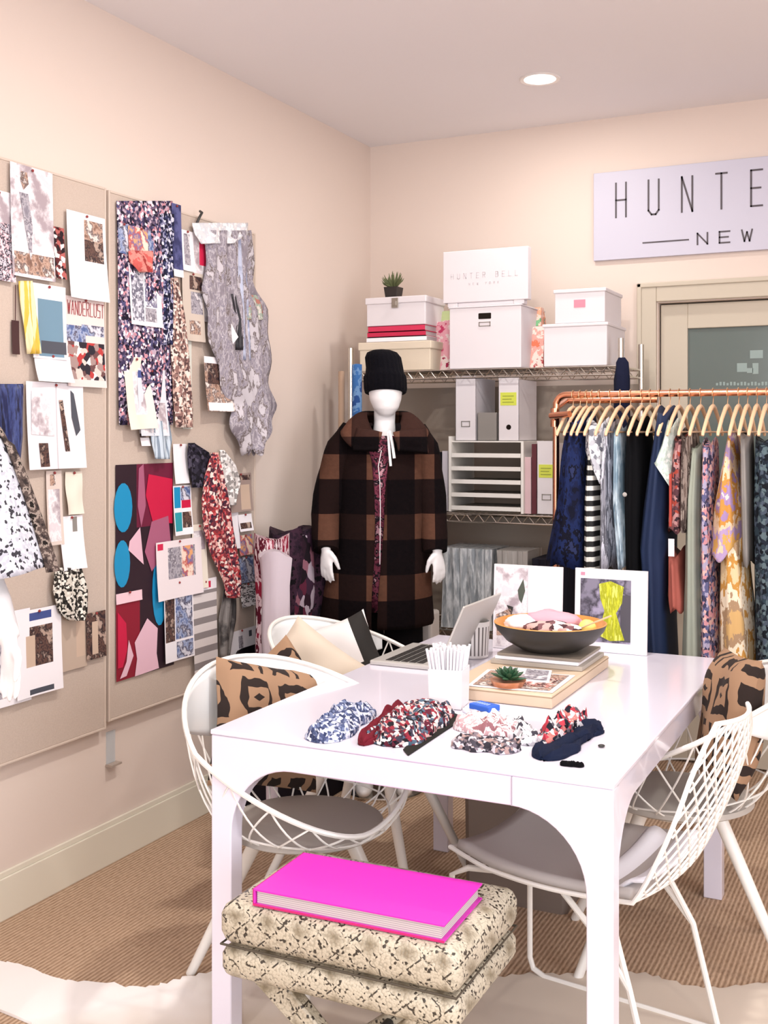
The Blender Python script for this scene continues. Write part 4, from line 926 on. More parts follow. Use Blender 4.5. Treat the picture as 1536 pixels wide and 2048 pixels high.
for nm, pts, rad in (('coat_sleeve', [(mx(708), .01, mz(858)), (mx(686), .0, mz(895)), (mx(666), .0, mz(960)), (mx(652), -.05, mz(1030)), (mx(655), -.12, mz(1094))], [.05, .066, .068, .06, .05]),
                     ('coat_sleeve', [(mx(828), .01, mz(860)), (mx(846), .0, mz(895)), (mx(858), .0, mz(960)), (mx(866), -.04, mz(1030)), (mx(868), -.09, mz(1098))], [.05, .062, .062, .056, .048])):
    b = MB(); P_ = []; R_ = []
    for i_ in range(len(pts) - 1):
        for q in range(4): P_.append(Vector(pts[i_]).lerp(Vector(pts[i_ + 1]), q / 4)); R_.append((rad[i_] + (rad[i_ + 1] - rad[i_]) * q / 4) * (1 + .04 * sin(len(P_) * 1.3)))
    P_.append(Vector(pts[-1])); R_.append(rad[-1]); b.tube(P_, R_, 22); 
    b.build(nm, PLAID, coat, smooth=60)
# collar: broad shawl falling into two lapel points
def collar(u, v):
    a = -pi / 2 + .42 + (2 * pi - .84) * u          # from the right lapel round the back to the left
    front = max(0, -sin(a))
    ri = .062 + .03 * front; ro = .135 + .07 * front + .015 * abs(cos(a))
    r = ri + (ro - ri) * v
    zi = mz(826) - .11 * front ** 2; zo = mz(858) - .10 * front ** 1.5
    zz = zi + (zo - zi) * v + .02 * sin(pi * v)
    return (hx - .004 + r * cos(a) * 1.05, .008 + r * sin(a) * (.85 if sin(a) < 0 else .9), zz)
b = MB(); b.grid(collar, 44, 8); b.build('coat_collar', PLAIDC, coat, solid=.018, smooth=180)
for sx, x_in, x_out, yy in ((-1, 768, 716, 900), (1, 782, 846, 905)):      # lapels
    P4 = [(mx(x_in - sx * -4), -.135, mz(866)), (mx(x_out), -.105, mz(858)), (mx(x_out + sx * 8), -.145, mz(yy)), (mx(x_in + sx * 14), -.165, mz(yy + (0 if sx < 0 else -6)))]
    def lap(u, v, P4=P4):
        p = Vector(P4[0]).lerp(Vector(P4[1]), u).lerp(Vector(P4[3]).lerp(Vector(P4[2]), u), v); p.y -= .02 * sin(pi * u) * sin(pi * min(1, v + .2)); return p
    b = MB(); b.grid(lap, 10, 10); b.build('lapel', PLAIDC, coat, solid=.018, smooth=180)

# the second mannequin, mostly outside the picture on the left
D2 = 2.5; S2 = D2 / F
c2 = atD(-190, HY, D2); c2.z = 0
def m2x(px): return (px + 190) * S2
def m2z(py): return HC - (py - HY) * S2
man2 = thing('mannequin', 'mannequin at the left edge in a spotted bell sleeve top, only its arm in view', 'mannequin', c2, YAW)
b = MB()
b.loft([ering(0, .0, 1.5, .02, .02), ering(0, -.01, 1.51, .06, .07), ering(0, 0, 1.58, .072, .09), ering(0, 0, 1.68, .07, .09), ering(0, .01, 1.74, .04, .05)])
b.loft([ering(0, .012, 1.55, .045, .05), ering(0, .012, 1.44, .048, .055), ering(0, .012, 1.40, .12, .07), ering(0, .01, 1.36, .17, .09), ering(0, 0, 1.22, .165, .11), ering(0, 0, 1.08, .125, .09), ering(0, 0, .93, .165, .11), ering(0, 0, .85, .17, .11)])
for sx in (-1, 1):
    b.loft([ering(sx * .085, 0, .9, .085, .1, 20), ering(sx * .08, 0, .48, .05, .052, 20), ering(sx * .08, .01, .3, .05, .055, 20), ering(sx * .08, .01, .08, .032, .036, 20), ering(sx * .08, 0, .02, .035, .05, 20)])
    b.ball((sx * .08, -.06, .03), (.038, .1, .03), 8)
wr = Vector((m2x(36), -.06, m2z(1268)))
arm(b, [(.16, .0, 1.36), (.19, .01, 1.2), (.182, .0, 1.12), (m2x(2), -.03, m2z(1200)), wr], [.05, .04, .037, .033, .025])
arm(b, [(-.16, 0, 1.36), (-.22, 0, 1.12), (-.25, -.04, .9)], [.05, .038, .025])
hand(b, wr, (.06, -.02, -1), (.8, -.5, 0), (-.5, -.7, 0), .88, curl=.3, splay=.2)
hand(b, (-.25, -.04, .9), (0, 0, -1), (.3, -.9, 0), (.9, .3, 0), .95)
b.build('mannequin_body', MANN, man2, remesh=.0055, smooth=180)
b = MB(); b.lathe([(.16, 0), (.16, .008), (.15, .012), (.02, .012)], 36); b.build('base_plate', CHROME, man2)
SPOT = printed('leopard_grey', ['bcbcc4', 'adaeb9', '35333a', 'c0c1c9', 'c9c9d0', 'b4b5bf', 'c2c2cb'], 150, distort=.5)
LEO = printed('dark_fringe', ['2a2322', '4a3e3a', '8b7d74', '17120f'], 50, 'noise')
def bell(u, v):
    a = 2 * pi * u
    xl = -.02 + .06 * v; xr = m2x(-8) + (m2x(100) - m2x(-8)) * v ** .8
    cx_, rx = (xl + xr) / 2, (xr - xl) / 2; ry = .09 + .07 * v
    z = m2z(852) + (m2z(1172) - m2z(852)) * v - .04 * v * (1 - cos(a)) * .5 * -1
    k = 1 + .05 * v * sin(a * 6)
    return (cx_ + rx * cos(a) * k, ry * sin(a) * k - .01, z + (.045 * v * cos(a)))
b = MB(); b.grid(bell, 60, 24); top2 = b.build('spotted_top', SPOT, man2, solid=.003, smooth=180)
b = MB()
for side in (0.97, 1.0):
    pass
b.grid(lambda u, v: tuple(Vector(bell(.985 + .03 * u if u > .5 else .985 + .03 * u, v * .999)) + Vector((.006 + .012 * u * (1 if v > .1 else .2), -.004, -.012 * v))), 4, 30)
b.build('sleeve_edge', LEO, top2, solid=.004, smooth=180)
b = MB(); b.loft([ering(0, .01, 1.46, .06, .065), ering(0, .01, 1.43, .12, .08), ering(0, .01, 1.37, .185, .105), ering(0, 0, 1.2, .185, .13), ering(0, 0, .95, .18, .13), ering(0, 0, .82, .2, .14)], caps=False)
b.build('under_top', SPOT, man2, solid=.003)

# dark tote and white tote on the floor near the mannequin
def tote(name, label, c_, wx, wy, h, m, rz=0, m2=None):
    t = thing(name, label, 'tote bag', c_, rz); n = 32
    def rg(s, z): return [(wx * s * max(-1, min(1, 1.25 * cos(a))), wy * s * max(-1, min(1, 1.25 * sin(a))), z) for a in [2 * pi * k / n for k in range(n)]]
    b = MB(); b.loft([rg(.9, 0), rg(1, .01), rg(1.02, h * .5), rg(1.0, h), rg(.97, h), rg(.95, .02)]); b.build('bag_body', m, t, smooth=50)
    b = MB()
    for sy in (-1, 1): b.tube([(wx * .45 * cos(a), sy * wy * .97, h - .02 + .12 * sin(a)) for a in [pi * k / 14 for k in range(15)]], .007, 8)
    b.build('bag_handle', m2 or m, t); return t
q = onZ(590, 1390, 0)
# rack of dark floral garments by the corner
RX = -2.22; pc = onY(585, 1062, 4.05)
gr = thing('garment_bin', 'dark bin of burgundy and plum printed fabrics between the far pinboard and the plaid coat', 'bin', (-2.27, 3.93, 0))
b = MB(); n = 36
def rg(s, z, wx=.155, wy=.3): return [(wx * s * max(-1, min(1, 1.2 * cos(a))), wy * s * max(-1, min(1, 1.2 * sin(a))), z) for a in [2 * pi * k / n for k in range(n)]]
b.loft([rg(.92, 0), rg(.95, .02), rg(1, .6), rg(.97, .6), rg(.9, .03)]); b.build('bin_body', mat('dark_bin', '1a151b', .8), gr, smooth=50)
PL = printed('plum_print', ['2a1622', '5c2438', '8a5a68', '3a2436', '1a1018', 'b0a0ac'], 36, 'vor', stretch=(1, 1, .5))
PL2 = printed('plum_dark', ['140e16', '2a1a28', '3c2434', '0c080e'], 20, 'noise')
rr = random.Random(7)
specs = [(522, 560, 1072, 1245, printed('crimson_stripe', ['8c1f38', 'd9c0c6', '5a1428', 'e6dcde'], 22, 'noise', stretch=(1, 3, .4)), 'crimson and white striped fabric roll at the left end of the dark bin'),
         (548, 590, 1060, 1240, PL2, 'near black fabric roll with a teal cast in the dark bin'), (572, 615, 1075, 1245, PL, 'plum and pink printed fabric roll in the middle of the dark bin'),
         (600, 640, 1060, 1245, PL2, 'dark plum fabric roll nearest the plaid coat in the dark bin'), (528, 548, 1110, 1250, mat('pale_lilac_cloth', 'c9bcc4', .8), 'thin pale lilac fabric roll in the dark bin')]
for i_, (xa, xb, yt, yb, m, lb) in enumerate(specs):
    yy = 3.80 + .085 * i_ if i_ < 4 else 3.72; xx = -2.27
    p_ = Vector((0, 0, 0)); pm = (xa + xb) / 2
    d = ray(pm, yt); # place on the bin's own plane
    xx = -2.30 + .02 * i_; P_ = onX(pm, yt, xx); wd = (onX(xb, yt, xx).y - onX(xa, yt, xx).y) / 2
    P_.y = max(3.66, min(4.2, P_.y)); b = MB(); n_ = 20
    hgt = P_.z; rings = []
    for k in range(10):
        v = k / 9; f = 1 + .08 * sin(k * 1.7 + i_); rings.append([((.035 + .03 * v) * f * cos(a) * (1 + .15 * sin(3 * a)), min(wd, .075) * f * sin(a) * (1 + .1 * sin(5 * a + k)), .05 + (hgt - .05) * v + .015 * v * sin(2 * a + i_)) for a in [2 * pi * j / n_ for j in range(n_)]])
    b.loft(rings); tag(b.build('fabric_roll', m, loc=(P_.x, P_.y, 0), smooth=60), lb, 'fabric roll')
tag(bx(-.075, .075, -.05, .05, 0, .70).build('storage_box', mat('canvas_white', 'dcd5cf', .8), loc=(-1.93, 4.36, 0), smooth=0, bevel=.012), 'tall plain white box on the floor behind the mannequin legs', 'box')

# ------------------------------------------------------------------ copper clothes rack
RY = 4.1; RA = onY(1112, 790, RY); RZ = RA.z
rack = thing('clothes_rack', 'copper clothes rack on the right, hung full of garments', 'clothes rack', (RA.x + .9, RY, 0))
def rl(x, y, z): return (x - RA.x - .9, y - RY, z)
XE = 1.05
b = MB(); pts = [rl(RA.x, RY, RZ - .10), rl(RA.x, RY, RZ - .03)] + [rl(RA.x + .04 - .04 * cos(a), RY, RZ - .04 + .04 * sin(a)) for a in [pi / 2 * k / 6 for k in range(1, 7)]]
pts += [rl(RA.x + .04 + (XE - RA.x) * k / 8, RY, RZ) for k in range(1, 9)]
b.tube(pts, .0125, 14); b.build('top_rail', COPPER, rack)
b = MB(); b.tube([rl(RA.x, RY, .02), rl(RA.x, RY, RZ - .09)], .0125, 14); b.build('upright', COPPER, rack)
b = MB(); b.tube([rl(XE + .03, RY, .02), rl(XE + .03, RY, RZ)], .0125, 14); b.build('upright', COPPER, rack)
b = MB(); b.tube([rl(RA.x, RY - .02, RZ - .085), rl(RA.x + .02, RY - .12, RZ - .08), rl(RA.x + .10, RY - .16, RZ - .075)], .012, 12)
b.tube([rl(RA.x - .004, RY - .0, RZ - .12), rl(RA.x - .004, RY, RZ - .05)], .0175, 14); b.build('end_arm', COPPER, rack)
b = MB(); b.tube([rl(RA.x, RY + .14, RZ - .018), rl(RA.x + .35, RY + .14, RZ - .018)], .012, 12); b.tube([rl(RA.x, RY, RZ - .05), rl(RA.x, RY + .14, RZ - .018)], .012, 12); b.build('rear_rail', COPPER, rack)
for xx in (RA.x, XE + .03):
    b = MB(); b.tube([rl(xx, RY - .3, .02), rl(xx, RY + .3, .02)], .014, 12); b.build('foot', COPPER, rack)

HANG = {}
def hanger(px, what, m=None, tw=0.0):
    p = onY(px, 787, RY)
    t = thing('clothes_hanger', 'light wooden hanger ' + what, 'hanger', (p.x, RY, RZ + .0125), tw, 'hangers on the copper rack')
    b = MB(); hk_ = [(0, .018 * sin(a) + 0, .0 + .018 * cos(a) - .014) for a in [-2.2 + 3.7 * k / 10 for k in range(11)]]
    hk_ = [(0, y, z) for _, y, z in hk_] + [(0, .0, -.05), (0, 0, -.075)]
    b.tube(hk_, .0016, 6); b.build('hook', mat('brass_hook', 'd9b48c', .3, metal=.8), t)
    b = MB(); b.tube([(0, -.205, -.165), (0, -.2, -.155), (0, -.12, -.105), (0, -.04, -.068), (0, 0, -.06), (0, .04, -.068), (0, .12, -.105), (0, .2, -.155), (0, .205, -.165)], [.0045, .0062, .0068, .0075, .008, .0075, .0068, .0062, .0045], 10)
    b.build('hanger_bar', m or WOOD, t)
    b = MB(); b.tube([(0, -.19, -.152), (0, .19, -.152)], .0035, 8); b.build('trouser_bar', m or WOOD, t)
    return t
def garment(name, label, cat, rows, m, hw=(.12, .2), yoff=0.0, fold=.12, nf=6, part=None, y_c=None):
    """hangs across the rail; rows = (y, x left, x right) of the edge that faces the room; hw = half width along the hanger, top and bottom"""
    Yf = RY - .2
    seed = rnd.random() * 30; n = 40; rings = []
    R = []
    for i in range(len(rows) - 1):
        for q in range(4):
            f = q / 4; R.append([rows[i][k] + (rows[i + 1][k] - rows[i][k]) * f for k in range(3)])
    R.append(list(rows[-1])); nR = len(R)
    x_ref = onY((rows[0][1] + rows[0][2]) / 2, rows[0][0], Yf).x
    z_top = onY(rows[0][1], rows[0][0], Yf).z
    for i, (py, xl, xr) in enumerate(R):
        v = i / (nR - 1); A = onY(xl, py, Yf); B = onY(xr, py, Yf)
        cx_, t_ = (A.x + B.x) / 2, max(.004, (B.x - A.x) / 2)
        w_ = hw[0] + (hw[1] - hw[0]) * min(1, v * 2.2)
        ring = []
        for k in range(n):
            a = 2 * pi * k / n; sa_, ca = sin(a), cos(a)
            fx = 1 + fold * sin(nf * a + seed + v * 1.5) * (.25 + v)
            ring.append((cx_ + t_ * sa_ * fx - x_ref, w_ * (abs(ca) ** .8) * (1 if ca > 0 else -1) * (1 + .04 * sin(a * 9 + seed)) + yoff, A.z - z_top + .012 * v * sin(a * 5 + seed) + .045 * (1 - abs(ca) ** 1.3) * (max(0, 1 - v * 3) ** 1.5) * (1 if y_c is None else 0)))
        rings.append(ring)
    b = MB(); b.loft(rings); o = b.build(name, m, loc=(x_ref, RY, z_top), smooth=180)
    return tag(o, label, cat)
NAVY = printed('navy_pattern', ['080b20', '10183a', '16234e', '07081a', '272f54'], 20, 'noise', stretch=(1, 1, .6))
NAVYL = printed('navy_lace', ['1a2350', '2a3568', '6b7098', '0f1434'], 50)
STR = stripes('black_white_stripe', '0c0b0d', 'dedcd4', 2, .036, .45)
SILV = printed('silver_cloth', ['8d8d98', '5c5c66', 'c9c9d4', 'a0a0ac'], 22, 'noise', stretch=(3, 1, .3), rough=.35)
ICE = printed('ice_satin', ['a6bccb', '7d97a9', 'c9dbe6', '5d7688'], 10, 'noise', stretch=(3, 1, .4), rough=.25, smooth=True)
BLK = mat('black_coat', '07070a', .9); NVB = mat('royal_navy', '0f2448', .75, var=.2)
MINT = printed('mint_lace', ['d6e4dc', 'c1d3ca', 'e8f0ea'], 90)
GRB = printed('grey_brown', ['6a5a52', '8e8078', '4a3e3a', 'a89a90'], 20, 'noise', stretch=(3, 1, .4))
ROSE = printed('rose_floral', ['8a5a5c', '5a3a40', 'b98a88', '3a2a30', 'a24438'], 75)
TERR = mat('terracotta', 'a5564a', .75, var=.15); SAGE = mat('sage_green', '9a9f92', .8, var=.1)
PKB = printed('pink_blue_print', ['c98f96', '5f5f84', 'a9a0b8', '3c3a54', 'd8b0a8'], 75)
KIM = printed('kimono_print', ['d8a860', 'b49ac0', 'e3c7a8', 'c98f48', 'a488b4', 'e8d8c8'], 9, 'noise', stretch=(1, 1, .7))
LEAF = printed('leaf_trousers', ['dcc49a', 'c48f48', 'e9d9c0', 'a88a6c', 'cfa870'], 12, 'noise', stretch=(1, 1, .5))
DKF = printed('dark_teal_floral', ['1d2430', '2c3a44', '5a6a70', '10141c', '46505e'], 80)
LIME = mat('lime_cloth', 'b9bf3a', .7); DUST = mat('dusty_grey', '8f8a86', .8, var=.2)
gs = [
 ('dress', 'flared dark navy patterned dress at the left end of the copper rack', 'dress', [(846, 1118, 1158), (900, 1108, 1164), (1000, 1098, 1168), (1130, 1076, 1168)], NAVY, (.13, .17)),
 ('blouse', 'short white and silver lace blouse beside the navy patterned dress', 'blouse', [(858, 1160, 1200), (900, 1160, 1206), (945, 1176, 1206), (962, 1190, 1204)], printed('white_silver_lace', ['e9e9ee', 'b9bac2', '7d7e88', 'f4f4f6'], 60), (.1, .12)),
 ('skirt', 'black and white striped dress behind the white lace blouse', 'dress', [(900, 1164, 1186), (1000, 1160, 1190), (1270, 1156, 1196)], STR, (.12, .15)),
 ('dress', 'silvery grey pleated dress left of the pale blue satin one', 'dress', [(862, 1196, 1214), (960, 1192, 1216), (1140, 1190, 1222)], SILV, (.12, .15)),
 ('dress', 'pale blue satin dress between the silver dress and the black coat', 'dress', [(872, 1214, 1236), (1000, 1216, 1240), (1070, 1220, 1250), (1136, 1224, 1256)], ICE, (.12, .16)),
 ('coat', 'black coat with one pale button left of the long navy dress', 'coat', [(856, 1240, 1272), (950, 1236, 1282), (1100, 1240, 1278), (1240, 1244, 1280)], BLK, (.14, .18)),
 ('dress', 'long plain navy dress in the middle of the copper rack', 'dress', [(834, 1302, 1328), (930, 1286, 1330), (1100, 1264, 1326), (1250, 1278, 1324), (1400, 1290, 1330)], NVB, (.13, .17)),
 ('blouse', 'mint lace blouse with a pointed sleeve over the navy dress', 'blouse', [(860, 1326, 1342), (900, 1310, 1342), (930, 1294, 1342), (966, 1330, 1346)], MINT, (.1, .12)),
 ('dress', 'rose floral dress with a red placket right of the navy dress', 'dress', [(890, 1340, 1362), (960, 1332, 1362), (1062, 1326, 1362)], ROSE, (.12, .14)),
 ('skirt', 'terracotta skirt hanging low right of the navy dress', 'skirt', [(1122, 1328, 1354), (1200, 1326, 1364), (1222, 1330, 1362)], TERR, (.12, .13)),
 ('blouse', 'grey brown blouse between the rose and sage green dresses', 'blouse', [(880, 1354, 1376), (960, 1350, 1384), (1060, 1352, 1376)], GRB, (.12, .14)),
 ('dress', 'long sage green dress', 'dress', [(905, 1374, 1394), (1000, 1364, 1396), (1160, 1362, 1398), (1400, 1352, 1408)], SAGE, (.12, .15)),
 ('dress', 'pink and blue printed dress right of the sage green dress', 'dress', [(900, 1396, 1416), (1000, 1394, 1418), (1120, 1394, 1422), (1400, 1394, 1428)], PKB, (.12, .15)),
 ('kimono', 'yellow and lavender silk kimono on the copper rack', 'kimono', [(884, 1444, 1456), (950, 1430, 1466), (1020, 1418, 1480), (1095, 1412, 1484), (1118, 1412, 1462)], KIM, (.13, .2)),
 ('trousers', 'cream and ochre leaf print trousers below the kimono', 'trousers', [(1090, 1432, 1482), (1200, 1428, 1494), (1400, 1428, 1506)], LEAF, (.13, .14)),
 ('blouse', 'dusty grey blouse right of the kimono', 'blouse', [(880, 1474, 1490), (1000, 1476, 1496), (1130, 1480, 1498)], DUST, (.12, .14)),
 ('dress', 'dark teal floral dress at the right of the copper rack', 'dress', [(895, 1500, 1540), (1000, 1496, 1556), (1200, 1500, 1560), (1400, 1502, 1566)], DKF, (.13, .17)),
 ('dress', 'lime green dress at the right edge, below the dark teal dress', 'dress', [(1160, 1532, 1560), (1300, 1528, 1570), (1400, 1526, 1572)], LIME, (.12, .14)),
]
for g in gs: 
    o = garment(g[0], g[1], g[2], g[3], g[4], g[5], y_c=None, yoff=-(.2 - g[5][1]) * .9)
    if 'black coat' in g[1]:
        b = MB(); p_ = onY(1246, 989, RY - .2 - .005) - Vector(o.location); b.ball((p_.x + .006, p_.y + .0, p_.z), (.008, .004, .008), 8); b.build('button', mat('pearl', 'e6e0da', .2), o)
    if 'terracotta' in g[1]:
        b = MB(); p_ = onY(1343, 1095, RY - .2) - Vector(o.location); b.box(p_.x - .01, p_.x + .01, p_.y - .004, p_.y - .002, p_.z - .03, p_.z + .03); b.build('price_tag', PAPER, o, smooth=0)
    if 'red placket' in g[1]:
        b = MB(); p_ = onY(1342, 1000, RY - .2) - Vector(o.location); b.box(p_.x - .004, p_.x + .004, p_.y - .012, p_.y - .004, p_.z - .09, p_.z + .09); b.build('placket', mat('red_placket', 'a83a2c', .6), o, smooth=0)
hs = [(1146, 'holding the dark navy patterned dress'), (1160, 'second from the left end of the rack'), (1173, 'holding the white and silver lace blouse'), (1184, 'over the striped dress'), (1199, 'just left of the silver grey dress'), (1220, 'holding the silver grey dress'), (1240, 'holding the pale blue satin dress'), (1261, 'holding the black coat'), (1283, 'right of the black coat'),
      (1300, 'just left of the long navy dress'), (1319, 'holding the long navy dress'), (1340, 'holding the mint lace blouse'), (1358, 'holding the rose floral dress'), (1380, 'holding the grey brown blouse'), (1401, 'holding the sage green dress'),
      (1426, 'holding the pink and blue printed dress'), (1455, 'holding the yellow and lavender kimono'), (1477, 'just right of the kimono'), (1495, 'holding the dusty grey blouse'), (1514, 'holding the dark teal floral dress'), (1533, 'at the right edge of the picture')]
for i_, (px, wt) in enumerate(hs): hanger(px, wt)

# dark garment hung on the shelving's right post
p_ = onY(1243, 760, 4.47)
b = MB(); b.loft([[(.03 * s * cos(a) * (1 + .2 * sin(3 * a + z * 20)), .02 * s * sin(a), z) for a in [2 * pi * k / 20 for k in range(20)]] for s, z in ((.4, .09), (.8, .07), (1, 0), (1.1, -.2), (1.2, -.4))])
tag(b.build('scarf', mat('blue_black_scarf', '1a1e34', .9, bump=.4), loc=p_, smooth=60), 'blue black scarf hanging on the right post of the shelving', 'scarf')

# ------------------------------------------------------------------ the white table
TX0, TX1, TY0, TY1, TZ = -1.541, -.565, 2.245, 3.645, .74
tb = thing('dining_table', 'long white lacquered work table with arched legs', 'table', ((TX0 + TX1) / 2, (TY0 + TY1) / 2, 0))
hx_, hy_ = (TX1 - TX0) / 2, (TY1 - TY0) / 2
bx(-hx_, hx_, -hy_, hy_, TZ - .012, TZ).build('tabletop', WHITE, tb, smooth=0, bevel=.003)
LW = .056
def frame_side(L, seam=False):
    """one arched side, in x-z, from -L to L"""
    out = [(-L, 0), (-L, TZ - .0125), (L, TZ - .0125), (L, 0), (L - LW, 0)]
    r = .165; zt = TZ - .075
    for k in range(13):
        a = k / 12 * pi / 2; out.append((L - LW - r * (1 - cos(a)), zt - r * (1 - sin(a))))
    for k in range(13):
        a = k / 12 * pi / 2; out.append((-L + LW + r * (1 - sin(a)), zt - r * (1 - cos(a))))
    out.append((-L + LW, 0)); return out
def extrude(pl, y0, y1, along='x'):
    n = len(pl); b = MB(); f = (lambda p, y: (p[0], y, p[1])) if along == 'x' else (lambda p, y: (y, p[0], p[1]))
    b.add([f(p, y0) for p in pl] + [f(p, y1) for p in pl], [tuple(range(n)), tuple(reversed(range(n, 2 * n)))] + [(i, i + n, (i + 1) % n + n, (i + 1) % n) for i in range(n)]); return b
extrude(frame_side(hx_ - .002), -hy_ + .002, -hy_ + .052).build('end_frame', WHITE, tb, smooth=30, bevel=.003)
extrude(frame_side(hx_ - .002), hy_ - .052, hy_ - .002).build('end_frame', WHITE, tb, smooth=30, bevel=.003)
for x0 in (-hx_ + .002, hx_ - .052):
    b = MB(); b.box(x0 + .004, x0 + .046, -hy_ + .053, hy_ - .053, TZ - .075, TZ - .0125)
    for sy in (-1, 1):
        r = .165; pl = [(sy * (hy_ - .053), TZ - .075), (sy * (hy_ - .053), TZ - .075 - r)] + [(sy * (hy_ - .053 - r * (1 - cos(a))), TZ - .075 - r * (1 - sin(a))) for a in [pi / 2 * k / 10 for k in range(1, 11)]]
        e_ = extrude(pl, x0 + .004, x0 + .046, 'y'); b.add(e_.v, e_.f)
    b.build('side_rail', WHITE, tb, smooth=30)
sx = onY(1023, 1560, TY0).x - (TX0 + TX1) / 2
bx(sx - .001, sx + .001, -hy_ - .0004, -hy_ + .004, TZ - .074, TZ - .013).build('seam', mat('seam_grey', 'a9a2ae', .6), tb, smooth=0)

# ------------------------------------------------------------------ chairs
def shell_point(a, t, R=.0):
    """a = 0 at the back, pi at the front; t 0 centre .. 1 rim; chair faces +x"""
    back = (1 + cos(a)) / 2
    h = .045 + .335 * back ** .82                       # rim height above the seat
    rx = .25 + .05 * back
    ry = .255 + .04 * (1 - abs(cos(a)))
    k = sin(min(1, t * 1.02) * pi / 2) ** .85
    rise = max(0, (t - .35) / .65) ** 1.5
    flare = 1 + .12 * back * rise
    return Vector((-cos(a) * rx * k * flare - .02 * back * rise, sin(a) * ry * k * flare, .435 + h * rise))
def wire_shell_chair(label, loc, rz, legs=True):
    t = thing('shell_chair', label, 'chair', (loc[0], loc[1], 0), rz, 'white wire shell chairs')
    b = MB(); b.tube([shell_point(2 * pi * k / 64, 1) for k in range(64)], .007, 8, closed=True); b.build('rim', WHITEM, t)
    b = MB()
    n = 18
    for k in range(n):
        for sgn in (-1, 1):
            b.tube([shell_point(2 * pi * k / n + sgn * .75 * (tt - .3), tt) for tt in [.3 + .7 * j / 12 for j in range(13)]], .0026, 5)
    b.tube([shell_point(2 * pi * k / 48, .55) for k in range(48)], .0026, 5, closed=True)
    b.build('wire_lattice', WHITEM, t)
    b = MB()
    def bandf(u, v):
        a = -1.15 + 2.3 * u; lo = .74 + .2 * abs(2 * u - 1) ** 2; return shell_point(a, lo + (.995 - lo) * v)
    b.grid(bandf, 36, 8); b.build('back_shell', SHELL, t, solid=.006, smooth=180)
    b = MB(); b.lathe([(.01, .43), (.19, .43), (.205, .438), (.2, .45), (.16, .456), (.01, .458)], 40); b.build('seat_pad', PAD, t)
    b = MB(); b.lathe([(.01, .405), (.12, .405), (.125, .415), (.12, .428), (.01, .428)], 32)
    b.build('seat_mount', WHITEM, t)
    for a in (34, 146, 214, 326):
        a = radians(a); b = MB(); b.tube([(.12 * cos(a), .12 * sin(a), .42), (.335 * cos(a), .335 * sin(a), 0)], [.019, .0125], 14); b.build('leg', WHITEM, t)
    return t
wire_shell_chair('white wire shell chair at the near left side of the table', (-1.44, 2.53), radians(-27))
wire_shell_chair('white wire shell chair at the far left side of the table', (-1.62, 3.27), radians(-8))
wire_shell_chair('white wire shell chair at the right side of the table, holding a mud cloth cushion', (-.62, 3.17), radians(197))

def cushion(name, label, M, w_=.44, h_=.44, th=.075, m=MUD, seed=0, stripe=None):
    b = MB()
    def f(sg):
        def g(u, v):
            x, y = 2 * u - 1, 2 * v - 1
            e = (max(0, 1 - x ** 4) * max(0, 1 - y ** 4)) ** .6
            px_ = 1 - .06 * (1 - y * y) ; py_ = 1 - .06 * (1 - x * x)
            return (x * w_ / 2 * px_, y * h_ / 2 * py_, sg * th * e + .008 * sin(x * 5 + seed) * cos(y * 4 + seed))
        return g
    b.grid(f(1), 22, 22); k = len(b.f); b.grid(f(-1), 22, 22)
    for i in range(k, len(b.f)): b.f[i] = tuple(reversed(b.f[i]))
    o = b.build(name, m, smooth=180, M=M); return tag(o, label, 'cushion')
def cm(loc, face, up=(0, 0, 1), roll=0):
    z = Vector(face).normalized(); x = Vector(up).cross(z).normalized(); y = z.cross(x)
    return Matrix.Translation(loc) @ Matrix((x, y, z)).transposed().to_4x4() @ Matrix.Rotation(roll, 4, 'Z')
cushion('cushion', 'tan and black mud cloth cushion in the near left chair', cm((-1.645, 2.67, .638), (.9, -.42, .3), roll=-.25), .34, .34, .055)
cushion('cushion', 'tan mud cloth cushion between the two left chairs', cm(atD(566, 1392, 3.42), (.8, -.5, .2), roll=.6), .25, .27, .055, MUD)
cushion('cushion', 'plain cream cushion in the far left chair', cm(atD(622, 1352, 3.60), (.4, -.85, .3), roll=-.62), .30, .26, .05, mat('cream_cushion', 'cdbfae', .85))
m, nt, bb = new_mat('white_black_cushion'); q = obj_xyz(nt)
f1 = math_node(nt, 'LESS_THAN', math_node(nt, 'ABSOLUTE', math_node(nt, 'SUBTRACT', q[0], .115)), .028)
f2 = math_node(nt, 'LESS_THAN', math_node(nt, 'ABSOLUTE', math_node(nt, 'ADD', q[1], .065)), .012)
f3 = math_node(nt, 'MULTIPLY', math_node(nt, 'LESS_THAN', math_node(nt, 'ABSOLUTE', math_node(nt, 'SUBTRACT', q[1], .07)), .008), math_node(nt, 'LESS_THAN', q[0], -.07))
nt.links.new(mixc(nt, math_node(nt, 'MAXIMUM', math_node(nt, 'MAXIMUM', f1, f2), f3), 'e2dcda', '1f1b18'), bb.inputs['Base Color']); bb.inputs['Roughness'].default_value = .85
cushion('cushion', 'white cushion with broad black bands in the far left chair', cm(atD(672, 1318, 3.84), (.3, -.85, .4), roll=.42), .30, .25, .045, m, seed=2)
cushion('cushion', 'tan and black mud cloth cushion in the right hand chair', cm((-.47, 3.12, .68), (-.9, -.42, .2), roll=.08), .32, .36, .06, MUD, seed=1)

